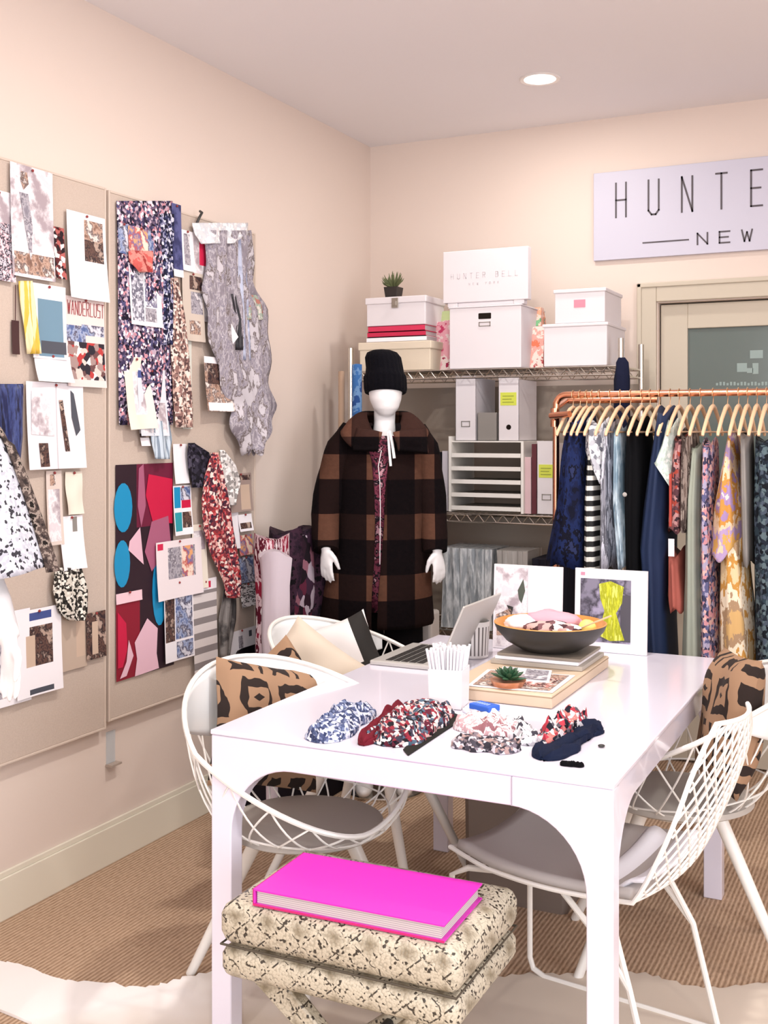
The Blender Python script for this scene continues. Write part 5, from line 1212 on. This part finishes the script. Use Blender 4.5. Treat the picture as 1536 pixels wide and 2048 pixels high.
# diamond mesh side chair on a rod base, pushed in at the right
sc = thing('mesh_side_chair', 'white wire mesh side chair with rod base at the near right of the table', 'chair', (-.74, 2.64, 0), radians(-9))
def side_pt(u, v):
    """u across (-1..1), v along: 0 seat front .. 1 back top; chair faces -x"""
    s = v
    if s < .5:
        k = s / .5; x = -.25 + .47 * k; z = .452 - .02 * sin(pi * k) + .012 * (1 - k)
    else:
        k = (s - .5) / .5; a = k * 1.25; x = .22 + .1 * sin(min(a, 1.3)) * 1.0 + .045 * k; z = .452 + .375 * k ** 1.15
    wid = .23 - .03 * max(0, v - .5) * 2 - (.09 * max(0, (v - .85) / .15) ** 2) - .03 * max(0, (.12 - v) / .12)
    dip = .03 * (1 - u * u)
    nx, nz = (0, -1) if v < .5 else (.9, -.2)
    return Vector((x + dip * nx, u * wid, z + dip * nz * (1 if v < .5 else .5)))
b = MB(); per = [side_pt(1, k / 24) for k in range(25)] + [side_pt(1 - k / 6, 1) for k in range(1, 13)] + [side_pt(-1, 1 - k / 24) for k in range(1, 25)] + [side_pt(-1 + k / 6, 0) for k in range(1, 12)]
b.tube(per, .0055, 8, closed=True); b.build('rim', WHITEM, sc)
b = MB(); N = 9
for k in range(-N, 2 * N + 1):
    for sg in (-1, 1):
        pts = []
        for j in range(40):
            v = j / 39; u = (2 * (k / N) - 1) * 1.0 + sg * (v - .5) * 3.4
            if -1 <= u <= 1 and v >= .44: pts.append(side_pt(u, v))
        if len(pts) > 1: b.tube(pts, .0027, 5)
b.build('wire_back', WHITEM, sc)
b = MB()
for k in range(1, 14): b.tube([side_pt(-1 + k / 7, j / 22 * .5) for j in range(23)], .0022, 5)
for k in range(0, 11): b.tube([side_pt(-1 + j / 6, k / 20) for j in range(13)], .0022, 5)
b.build('wire_seat', WHITEM, sc)
b = MB()
b.grid(lambda u, v: tuple(side_pt((u * 2 - 1) * .93, .015 + v * .47) + Vector((0, 0, .014 + .004 * sin(pi * u)))), 12, 16)
b.build('seat_cushion', mat('seat_cushion_grey', 'b9b1ad', .7), sc, solid=.02, smooth=180)
b = MB()
b.grid(lambda u, v: tuple(side_pt((u * 2 - 1) * .8, .36 + v * .14) + Vector((0, 0, .03 + .012 * sin(v * 9)))), 10, 12)
tag(b.build('folded_pad', mat('pad_white', 'eceaf0', .8), sc, solid=.008, smooth=180), 'crumpled white pad at the rear of the seat')
for sy in (-1, 1):
    y = sy * .2
    b = MB(); b.tube([(-.05, y * .8, .43), (-.2, y, .425), (-.245, y, .4), (-.245, y, .05), (-.235, y, .022), (-.2, y, .008), (.24, y, .008), (.26, y, .02), (.2, y, .25), (.12, y * .75, .43)], .0075, 8)
    b.tube([(.2, y, .25), (.13, y * .95, .335), (.0, y * .8, .43)], .0075, 8)
    b.build('rod_leg', WHITEM, sc)

# grey pedestal bin under the table
t = thing('felt_bin', 'taupe felt bin standing under the far left of the table', 'bin', (-1.13, 3.42, 0), 0)
def rgb_(s, z): return [(.17 * s * x_, .15 * s * y_, z) for x_, y_ in ((-1, -.9), (-.9, -1), (.9, -1), (1, -.9), (1, .9), (.9, 1), (-.9, 1), (-1, .9))]
b = MB(); b.loft([rgb_(.94, 0), rgb_(.97, .02), rgb_(1, .48), rgb_(.96, .48), rgb_(.9, .03)]); b.build('bin_body', mat('taupe_bin', '7d7068', .9), t, smooth=30)
b = MB(); b.loft([rgb_(1.01, .44), rgb_(1.015, .5), rgb_(.97, .5), rgb_(.965, .44)], caps=False); b.build('bin_rim', mat('taupe_bin_rim', '8f8278', .9), t, smooth=30)

# cowhide rug
outline = [(-150, 1940), (0, 1926), (30, 1930), (62, 1940), (80, 1950), (120, 1962), (150, 1966), (230, 1970), (245, 1977), (300, 1977), (330, 1970), (365, 1958), (410, 1950), (470, 1925), (560, 1905), (680, 1915), (800, 1938), (900, 1960), (960, 1962), (1010, 1956), (1060, 1950), (1120, 1952), (1175, 1950), (1230, 1946), (1290, 1950), (1325, 1960), (1380, 1976), (1440, 1980), (1500, 1972), (1560, 1966), (1700, 1950)]
pl = [onZ(x, y, 0) for x, y in outline]
pl = [Vector((p.x, p.y, 0)) for p in pl]
lo = [(.3, 2.6), (.32, 2.2), (.1, 1.9), (.15, 1.5), (-.1, 1.2), (-.5, 1.25), (-.8, 1.35), (-1.2, 1.3), (-1.5, 1.5), (-1.62, 1.7)]
c1 = onZ(62, 2050, 0); c0 = onZ(0, 2024, 0); cm1 = onZ(-120, 1985, 0)
pl += [Vector((x, y, 0)) for x, y in lo] + [c1, c0, cm1]
ctr = Vector((-.75, 2.0, 0)); b = MB(); n = len(pl)
fine = []
for i in range(n):
    for q in range(4):
        p = pl[i].lerp(pl[(i + 1) % n], q / 4); d = (p - ctr).normalized(); fine.append(p + d * .008 * sin(len(fine) * 2.3))
for lev, s in ((0.0005, 1), (.007, .997), (.008, .98)): b.v += [tuple(Vector((ctr.x + (p.x - ctr.x) * s, ctr.y + (p.y - ctr.y) * s, lev)) - ctr) for p in fine]
n = len(fine)
for l in range(2):
    for i in range(n): b.f.append((l * n + i, l * n + (i + 1) % n, (l + 1) * n + (i + 1) % n, (l + 1) * n + i)); b.m.append(0)
b.f.append(tuple(2 * n + i for i in range(n))); b.m.append(0)
b.build('cowhide_rug', HIDE, loc=ctr, smooth=40)
tag(bpy.data.objects['cowhide_rug'], 'pale cowhide rug with a wavy edge under the front of the table', 'rug')

# snakeskin stool
ZST = .48
stl = thing('x_bench', 'snakeskin upholstered bench with crossed legs in the foreground', 'bench', (-1.05, 2.122, 0))
def soft(x, y, z0, z1, m, name, r=.02, bulge=0.012):
    b = MB(); n = 12; pts = []
    for (cx_, cy_, a0) in ((x - r, y - r, 0), (-x + r, y - r, pi / 2), (-x + r, -y + r, pi), (x - r, -y + r, 1.5 * pi)):
        for k in range(n // 2 + 1): a = a0 + pi / 2 * k / (n // 2); pts.append((cx_, cy_, a))
    def ring(o, z): return [(cx_ + (r + o) * cos(a), cy_ + (r + o) * sin(a), z) for cx_, cy_, a in pts]
    h = z1 - z0
    b.loft([ring(-.012, z0), ring(-.002, z0 + .008), ring(bulge, z0 + h * .3), ring(bulge, z0 + h * .7), ring(-.002, z1 - .01), ring(-.012, z1 - .003), [(p[0] * .9, p[1] * .88, z1) for p in ring(-.012, z1)]])
    return b.build(name, m, stl, smooth=50)
soft(.262, .172, .395, ZST, SNAKE, 'seat_cushion', bulge=.006)
soft(.262, .172, .325, .392, SNAKE, 'seat_base', bulge=.004)
b = MB(); 
for z in (.3935,): b.tube([(x_, y_, z) for x_, y_ in [(.262 * sx, .172 * sy) for sx, sy in ((1, 1), (-1, 1), (-1, -1), (1, -1))]], .0025, 6, closed=True)
b.build('welt_piping', mat('dark_piping', '4a4236', .6), stl)
for y in (-.12, .12):
    for sg in (-1, 1):
        b = MB(); p0, p1 = Vector((sg * -.2, y + sg * .017, .325)), Vector((sg * .2, y + sg * .017, 0)); pts = [p0.lerp(p1, k / 10) for k in range(11)]
        for q in pts: pass
        rings = []
        d = (p1 - p0).normalized(); nrm = Vector((d.z, 0, -d.x))
        for k, q in enumerate(pts):
            wv = .03 - .008 * sin(pi * k / 10); rings.append([q + nrm * wv + Vector((0, .016, 0)), q - nrm * wv + Vector((0, .016, 0)), q - nrm * wv - Vector((0, .016, 0)), q + nrm * wv - Vector((0, .016, 0))])
            if k == 10: rings[-1] = [Vector((v_.x, v_.y, 0)) for v_ in rings[-1]]
        b.loft(rings); b.build('leg', SNAKE, stl, smooth=30, bevel=.004)
b = MB(); b.tube([(0, -.12, .165), (0, .12, .165)], .012, 10); b.build('stretcher', DARK, stl)
# magenta book
zb_ = ZST + .001; zc_ = zb_ + .034
A, B_, C_, D_ = onZ(513, 1777, zc_), onZ(602, 1705, zc_), onZ(968, 1765, zc_), onZ(885, 1852, zc_)
ctr = (A + B_ + C_ + D_) / 4; ex = ((D_ - A).normalized() + (C_ - B_).normalized()).normalized(); ang = math.atan2(ex.y, ex.x)
hl = ((D_ - A).length + (C_ - B_).length) / 4; hw_ = ((B_ - A).length + (C_ - D_).length) / 4
bk = thing('coffee_table_book', 'large magenta hardcover book lying on the snakeskin bench', 'book', (ctr.x, ctr.y, zb_), ang)
b = MB(); b.box(-hl, hl, -hw_, hw_, 0, .004); b.box(-hl, hl, -hw_, hw_, .03, .034); b.box(-hl, -hl + .004, -hw_, hw_, .004, .03); b.build('cover', PINK, bk, smooth=0, bevel=.001)
bx(-hl + .006, hl - .008, -hw_ + .006, hw_ - .006, .0042, .0298).build('page_block', PAGES, bk, smooth=0)
b = MB(); b.box(-hl - .0006, hl, -hw_ - .0008, -hw_ + .0, 0, .0045); b.box(-hl - .0012, -hl - .0002, -hw_, hw_, 0, .034); b.build('cover_edge', PINKE, bk, smooth=0)

# ------------------------------------------------------------------ things on the table
TT = TZ + .0008
def rbox(name, label, cat, x0, x1, y0, y1, z0, z1, m, bev=.002):
    o = bx(x0 - (x0 + x1) / 2, x1 - (x0 + x1) / 2, y0 - (y0 + y1) / 2, y1 - (y0 + y1) / 2, 0, z1 - z0).build(name, m, loc=((x0 + x1) / 2, (y0 + y1) / 2, z0), smooth=0, bevel=bev)
    return tag(o, label, cat)
# laptop
lp = thing('laptop', 'open silver laptop at the far left of the table', 'laptop', (-1.415, 3.24, TT), 0)
ALU = mat('brushed_silver', 'c6c3be', .4, metal=.35)
bx(-.115, .115, -.16, .16, 0, .014).build('laptop_base', ALU, lp, smooth=0, bevel=.004)
b = MB()
for i_ in range(5):
    for j in range(13): b.box(-.07 + i_ * .026, -.07 + i_ * .026 + .021, -.14 + j * .0215, -.14 + j * .0215 + .018, .014, .0155)
tag(b.build('keyboard', DARK, lp, smooth=0), kind='stuff')
Ms = Matrix.Translation((.112, 0, .014)) @ Matrix.Rotation(radians(24), 4, 'Y')
b = MB(); b.box(-.003, .004, -.16, .16, 0, .2, 0, Ms); b.build('laptop_screen', ALU, lp, smooth=0, bevel=.002)
b = MB(); b.box(-.0045, -.003, -.152, .152, .01, .192, 0, Ms); b.build('display', mat('screen_grey', 'aaa49a', .15), lp, smooth=0)
# striped tumbler
pc = onZ(949, 1314, TZ); t = thing('striped_cup', 'white cup with grey vertical stripes beside the laptop', 'cup', (pc.x, pc.y, TT))
b = MB()
for k in range(30):
    pass
b.lathe([(.04, 0), (.043, .003), (.049, .115), (.0465, .115), (.041, .008)], 40)
m, nt, bb = new_mat('cup_stripes'); q = obj_xyz(nt)
an = math_node(nt, 'ARCTAN2', q[1], q[0]); st_ = math_node(nt, 'GREATER_THAN', math_node(nt, 'FRACT', math_node(nt, 'MULTIPLY', an, 22 / (2 * pi))), .62)
st_ = math_node(nt, 'MULTIPLY', st_, math_node(nt, 'MULTIPLY', math_node(nt, 'GREATER_THAN', q[2], .01), math_node(nt, 'LESS_THAN', q[2], .1)))
nt.links.new(mixc(nt, st_, 'eeeae8', '77706e'), bb.inputs['Base Color']); bb.inputs['Roughness'].default_value = .3
b.build('cup_body', m, t)
# tan tray and what lies on it
TRX0, TRX1, TRY0, TRY1 = -1.165, -.862, 2.785, 3.36
tr = thing('wooden_board', 'low tan board box holding the bowl, prints and succulent', 'tray', ((TRX0 + TRX1) / 2, (TRY0 + TRY1) / 2, TT))
hx2, hy2 = (TRX1 - TRX0) / 2, (TRY1 - TRY0) / 2
bx(-hx2, hx2, -hy2, hy2, 0, .034).build('board_box', mat('tan_board', 'd3bca2', .5, var=.12), tr, smooth=0, bevel=.003)
b = MB(); b.box(-hx2 - .001, hx2 + .001, -hy2 - .001, hy2 + .001, .027, .029); b.build('board_lid_line', mat('tan_line', '9c8468', .6), tr, smooth=0)
ZB = TT + .035
for k, (x0, x1, y0, y1, h, mm, lb) in enumerate(((-1.145, -.872, 3.10, 3.345, .012, mat('thin_book_grey', 'b0a79c', .5), 'thin grey magazine under the bowl, lowest of the pile'), (-1.135, -.885, 3.11, 3.34, .009, PAPER, 'white magazine in the middle of the pile under the bowl'), (-1.13, -.88, 3.115, 3.335, .008, mat('thin_book_taupe', '8d8276', .5), 'taupe magazine directly under the bowl'))):
    rbox('magazine', lb, 'magazine', x0, x1, y0, y1, ZB, ZB + h, mm, .001); ZB += h + .0006
bc = Vector((-1.0, 3.215, ZB))
bw = thing('wooden_bowl', 'black bowl with an orange wood inside standing on the magazines', 'bowl', bc)
b = MB(); b.lathe([(.06, 0), (.085, .004), (.13, .03), (.158, .062), (.166, .082)], 48, caps=False); b.lathe([(.001, 0.0), (.06, 0)], 48, caps=False); b.build('bowl_outside', mat('bowl_black', '2f2c29', .45), bw)
b = MB(); b.lathe([(.166, .082), (.162, .084), (.15, .062), (.12, .034), (.07, .014), (.002, .01)], 48, caps=False); b.build('bowl_inside', mat('bowl_orange', 'd9964e', .4, var=.2), bw)
# contents
def blob(name, label, cat, c_, r, m, seed=1, am=.25, rz=0):
    b = MB(); rings = []; n = 14
    for i in range(n + 1):
        a = -pi / 2 + pi * i / n; q_ = max(cos(a), .03)
        ring = []
        for k in range(28):
            th = 2 * pi * k / 28; d = Vector((cos(th) * q_, sin(th) * q_, sin(a))); f = 1 + am * noise.noise(d * 2.2 + Vector((seed, seed * 2, 0)))
            ring.append((d.x * r[0] * f, d.y * r[1] * f, max(-r[2] * .98, d.z * r[2] * f)))
        rings.append(ring)
    b.loft(rings); return tag(b.build(name, m, loc=(c_[0], c_[1], c_[2] + r[2]), rz=rz, smooth=180), label, cat)
blob('tissue_paper', 'pale pink tissue paper in the bowl', 'paper', (bc.x + .0, bc.y + .04, bc.z + .05), (.09, .05, .03), mat('pink_tissue', 'dda0ae', .7), 3)
blob('fabric_scrap', 'dark printed fabric scrap at the front of the bowl', 'fabric', (bc.x + .02, bc.y - .05, bc.z + .045), (.085, .04, .024), printed('brown_scrap', ['4a3034', 'c9a9a4', '7a5458', 'efe6e4'], 40), 5)
blob('fabric_scrap', 'white cloth scrap at the left of the bowl', 'fabric', (bc.x - .09, bc.y - .01, bc.z + .05), (.045, .05, .024), PAPER, 8)
blob('lemon_soap', 'yellow ball at the right of the bowl', 'ball', (bc.x + .115, bc.y - .01, bc.z + .052), (.026, .026, .024), mat('lemon', 'efdf7a', .5), 2, .05)
b = MB(); b.tube([(bc.x + .09, bc.y - .03, bc.z + .072), (bc.x + .2, bc.y - .07, bc.z + .125)], .0028, 6); o = b.build('chopstick', mat('bamboo', 'd9c59c', .5)); tag(o, 'pale bamboo stick poking out over the right rim of the bowl', 'stick')
# prints on the tray
def flatprint(name, label, pts, z, regs, base=PAPER, cat='print'):
    P_ = [onZ(x, y, z) for x, y in pts]; c_ = sum(P_, Vector()) / 4; b = MB()
    mats = [base]; g = lambda u, v, o=0: P_[0].lerp(P_[1], u).lerp(P_[3].lerp(P_[2], u), v) - c_ + Vector((0, 0, o))
    b.add([g(0, 0), g(1, 0), g(1, 1), g(0, 1)], [(0, 3, 2, 1)]); b.add([g(0, 0, .002), g(1, 0, .002), g(1, 1, .002), g(0, 1, .002)], [(0, 1, 2, 3)])
    for i in range(4):
        A_ = [(0, 0), (1, 0), (1, 1), (0, 1)]; q0, q1 = A_[i], A_[(i + 1) % 4]; b.add([g(*q0), g(*q1), g(*q1, .002), g(*q0, .002)], [(0, 1, 2, 3)])
    for (u0, v0, u1, v1, m) in regs:
        if m not in mats: mats.append(m)
        oz = .0024 + .0004 * mats.index(m); b.add([g(u0, v0, oz), g(u1, v0, oz), g(u1, v1, oz), g(u0, v1, oz)], [(0, 1, 2, 3)], mats.index(m))
    return tag(b.build(name, mats, loc=c_, smooth=0), label, cat)
zt_ = TT + .0352
flatprint('photo_print', 'pale collage print lying on the tan box in front of the bowl', [(1006, 1334), (1104, 1342), (1098, 1366), (994, 1358)], zt_ + .003, [(.05, .1, .5, .9, ph['pale']), (.5, .1, .95, .9, ph['grey'])], cat='print')
flatprint('photo_print', 'red and brown photo print lying flat on the tan box', [(975, 1340), (1150, 1352), (1105, 1386), (935, 1372)], zt_, [(.05, .05, .95, .95, ph['brown']), (.3, .3, .9, .8, printed('red_brown_photo', ['a05a50', 'e0c0b4', '5a3c3c', 'c98a80', 'f0e0d8'], 30, 'noise', rough=.5))], cat='print')
# succulent
pc = onZ(980, 1400, zt_); t = thing('potted_succulent', 'green succulent in a copper dish at the near corner of the tan box', 'plant', (pc.x - .01, max(pc.y, TRY0 + .05), zt_))
b = MB(); b.lathe([(.03, 0), (.04, .002), (.048, .018), (.045, .018), (.002, .012)], 32); b.build('dish', mat('copper_dish', 'c98a68', .3, metal=.6), t)
b = MB(); rr = random.Random(5)
for k in range(26):
    a_ = k * 2.4; el = .15 + 1.1 * k / 26; L_ = .052 - .018 * k / 26; d = Vector((cos(a_) * cos(el), sin(a_) * cos(el), sin(el)))
    s_ = Vector((0, 0, .018)); b.tube([s_, s_ + d * L_ * .4, s_ + d * L_ * .75, s_ + d * L_], [.004, .008, .0075, .001], 7, flat=.5)
b.build('leaves', mat('dark_green_leaf', '2c5236', .5, var=.6), t)
# white pot of paper straws
pc = onZ(889, 1416, TZ); t = thing('desk_caddy', 'square white pot in the middle of the table', 'pot', (pc.x, pc.y + .03, TT), radians(8))
h = .1; b = MB(); b.loft([[(s * x_, s * y_, z) for x_, y_ in ((-1, -1), (1, -1), (1, 1), (-1, 1))] for s, z in ((.043, 0), (.045, h), (.041, h), (.039, .006))]); b.build('pot_body', mat('white_ceramic', 'f4f0f2', .25), t, smooth=0, bevel=.003)
rr = random.Random(3); c_ = Vector(t.location)
for k in range(80):
    gx_, gy_ = (k % 10 - 4.5) * .0071, (k // 10 - 3.5) * .0085; lx, ly = gx_ * .55 + rr.uniform(-.004, .004), gy_ * .5
    b = MB(); L_ = rr.uniform(.145, .158); b.tube([(gx_ * .8, gy_ * .8, .0), (gx_ + lx * .8, gy_ + ly, L_ - .007)], .0034, 6)
    o = b.build('paper_straw', mat('straw_white', 'f2f0f4', .6), loc=(c_.x, c_.y, c_.z + .007), smooth=0)
    o.rotation_euler = (0, 0, radians(8)); tag(o, 'white paper straw standing in the square white pot', 'straw', 'straws in the square white pot')
# booklets at the back
def frame_card(name, label, px0, px1, pyt, Y, m, parts, cat, lean=.06, th=.012):
    a = onY(px0, 1200, Y); c = onY(px1, 1200, Y); zt = onY((px0 + px1) / 2, pyt, Y).z; w_ = (c.x - a.x) / 2; h_ = zt - TT
    t = thing(name, label, cat, ((a.x + c.x) / 2, Y, TT)); M_ = Matrix.Rotation(-lean, 4, 'X')
    b = MB(); b.box(-w_, w_, 0, th, .0, h_, 0, M_); b.build('card_panel', m, t, smooth=0, bevel=.001)
    b = MB(); b.add([M_ @ Vector(v) for v in ((-.03, th, h_ * .7), (.03, th, h_ * .7), (.03, .09, .0), (-.03, .09, .0))], [(0, 1, 2, 3)]); b.build('easel_back', m, t, solid=.003)
    for nm, fn in parts:
        fn(t, w_, h_, M_)
    return t
def img(u0, v0, u1, v1, m, nm='printed_image', o=.0012):
    def f(t, w_, h_, M_):
        b = MB(); b.box(-w_ + 2 * w_ * u0, -w_ + 2 * w_ * u1, -o, 0, h_ * (1 - v1), h_ * (1 - v0), 0, M_); b.build(nm, m, t, smooth=0)
    return (nm, f)
def shp(pl, m, o=.002, nm='printed_figure'):
    def f(t, w_, h_, M_):
        b = MB(); b.add([M_ @ Vector((-w_ + 2 * w_ * u, -o, h_ * (1 - v))) for u, v in pl], [tuple(range(len(pl)))]); b.build(nm, m, t, smooth=0)
    return (nm, f)
frame_card('open_booklet', 'open white booklet with a small botanical print standing behind the bowl', 985, 1122, 1132, 3.50, PAPER,
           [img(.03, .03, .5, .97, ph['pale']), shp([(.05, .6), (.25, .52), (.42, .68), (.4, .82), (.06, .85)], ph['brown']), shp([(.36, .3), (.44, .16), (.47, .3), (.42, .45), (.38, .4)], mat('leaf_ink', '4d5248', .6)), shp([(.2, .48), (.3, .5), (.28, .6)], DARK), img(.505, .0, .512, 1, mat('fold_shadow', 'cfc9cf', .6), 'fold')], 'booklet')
frame_card('picture_frame', 'white framed print of a yellow dress at the back of the table', 1148, 1293, 1140, 3.58, mat('frame_white', 'efebf0', .4),
           [img(.08, .12, .78, .88, printed('grey_violet_photo', ['6f6a78', 'a59cb4', '4a4650', '857f90'], 10, 'noise', smooth=True)), shp([(.34, .18), (.5, .14), (.68, .2), (.66, .4), (.58, .52), (.7, .84), (.5, .86), (.34, .8), (.42, .5), (.36, .36)], printed('yellow_dress', ['c9cc3a', 'a8ab2c', 'dede6a'], 26, 'noise', stretch=(4, 1, .5))),
            img(.08, .045, .14, .085, mat('mauve_square', 'c98aa0', .5), 'corner_mark'), img(.64, .3, .78, .86, mat('dark_side', '4c4850', .6), 'photo_shade', .0018)], 'picture frame')

# fabrics lying on the table
def bundle(name, label, p0, p1, wd, ht, m, seed=1, cat='fabric', am=.3, taper=1.0):
    """folded cloth: boxy outline, creased top, ragged edge"""
    A, B = onZ(*p0, TZ), onZ(*p1, TZ); L_ = (B - A).length; c_ = (A + B) / 2; an = math.atan2((B - A).y, (B - A).x); rings = []
    n = 40
    for i in range(n + 1):
        u = -1 + 2 * i / n; e = max(.05, (1 - abs(u) ** 6)) ** .5 * (1 - (1 - taper) * (u + 1) / 2)
        ring = []
        for k in range(40):
            th = 2 * pi * k / 40; cc, ss = cos(th), sin(th)
            f = 1 + am * noise.noise(Vector((u * 2.6, cc * 1.5 + seed * 3, seed))) + .1 * noise.noise(Vector((u * 9, cc * 6, seed * 2)))
            yy = wd / 2 * e * (abs(cc) ** .6) * (1 if cc > 0 else -1) * f
            top = ht * (.55 + .45 * noise.noise(Vector((u * 3.5, cc * 2.2 + seed, 3.0))) + .18 * sin(cc * 8 + u * 5 + seed) + .12 * noise.noise(Vector((u * 14, cc * 10, seed))))
            zz = max(0.0, top * e ** .5) * (abs(ss) ** .5) if ss > 0 else 0.0
            ring.append((u * L_ / 2 * (1 + .06 * noise.noise(Vector((cc * 3, seed, 1.0)))), yy, zz + (.0002 if ss > 0 else 0)))
        rings.append(ring)
    b = MB(); b.loft(rings); return tag(b.build(name, m, loc=(c_.x, c_.y, TT), rz=an, smooth=50), label, cat)
BLW = printed('blue_white_print', ['4a5478', 'e2e3ee', '6f7a9c', 'b9bfd4', '343c5c'], 140)
RBF = printed('red_black_floral', ['1c1820', 'd8b0ac', '8a2a38', 'e6e2e2', '3c3a48', '4f6274', '5a2030'], 115)
bundle('fabric_roll', 'loose roll of blue and white printed fabric at the left of the table', (640, 1487), (722, 1420), .10, .045, BLW, 1, 'fabric roll')
bundle('fabric_roll', 'burgundy fabric strip between the blue roll and the floral roll', (724, 1492), (806, 1416), .05, .034, mat('burgundy_cloth', '6b1a28', .8, bump=.4), 2, 'fabric')
bundle('fabric_roll', 'floral red and black printed fabric roll in front of the square white pot', (778, 1494), (868, 1420), .135, .055, RBF, 3, 'fabric roll')
flatprint('fabric_strip', 'flat black strip lying right of the floral fabric roll', [(890, 1420), (930, 1436), (816, 1512), (806, 1500)], TT + .0005, [], mat('black_strip', '23221f', .8), cat='strip')
PKW = printed('pink_white_cloth', ['e9dcdc', 'c9a4a8', 'f0eaea', '9a6a70'], 20, 'noise', stretch=(1, 4, 1))
bundle('fabric_bundle', 'grey and brown print fabric at the front of the table', (905, 1488), (1040, 1502), .085, .03, printed('grey_brown_print', ['4a4650', 'c9c4cc', '7c7078', '2f2b33', 'a78c88'], 120), 5)
bundle('fabric_bundle', 'pink and white folded fabric behind the grey and brown print', (912, 1452), (1034, 1472), .085, .045, PKW, 6)
bundle('fabric_bundle', 'white folded cloth with a dark edge near the blue pack', (1020, 1446), (1062, 1492), .06, .035, printed('white_black_cloth', ['e9e6ea', '3c3a44', 'c9c6cc', 'f0eef0'], 80), 7)
t = bundle('ribbon_pack', 'bright blue and white pack of ribbon on the table', (930, 1420), (1036, 1446), .055, .022, mat('ribbon_white', 'e8e8f0', .6), 8, 'pack', am=.15)
b = MB(); b.box(-.055, .012, -.022, .022, .012, .027); b.build('pack_label', mat('bright_blue', '2f63c9', .5), t, smooth=0, bevel=.003)
b = MB()
for k in range(6): b.box(-.05 + k * .008, -.046 + k * .008, -.008, .006, .027, .0276)
b.build('label_marks', mat('label_pale', 'a9c0ea', .5), t, smooth=0)
NVC = mat('navy_cotton', '141c33', .85, bump=.3)
bundle('fabric_bundle', 'navy folded fabric at the near right of the table', (1086, 1522), (1186, 1448), .085, .03, NVC, 9)
bundle('fabric_bundle', 'red, white and black print laid over the navy fabric', (1096, 1496), (1156, 1440), .07, .055, printed('red_white_print', ['1c1c28', 'd8d2d6', 'b03a48', '5a5660', 'e8e4e6', 'c97a74'], 80), 10)
bundle('fabric_bundle', 'small black fabric end in front of the navy fabric', (1120, 1530), (1168, 1534), .022, .012, BLACK, 11)
bundle('fabric_bundle', 'short navy tail at the right of the navy fabric', (1168, 1478), (1206, 1464), .022, .012, NVC, 12)
blob('button', 'small dark button on the table right of the navy fabric', 'button', tuple(onZ(1203, 1494, TT)), (.008, .008, .003), DARK, 1, 0)
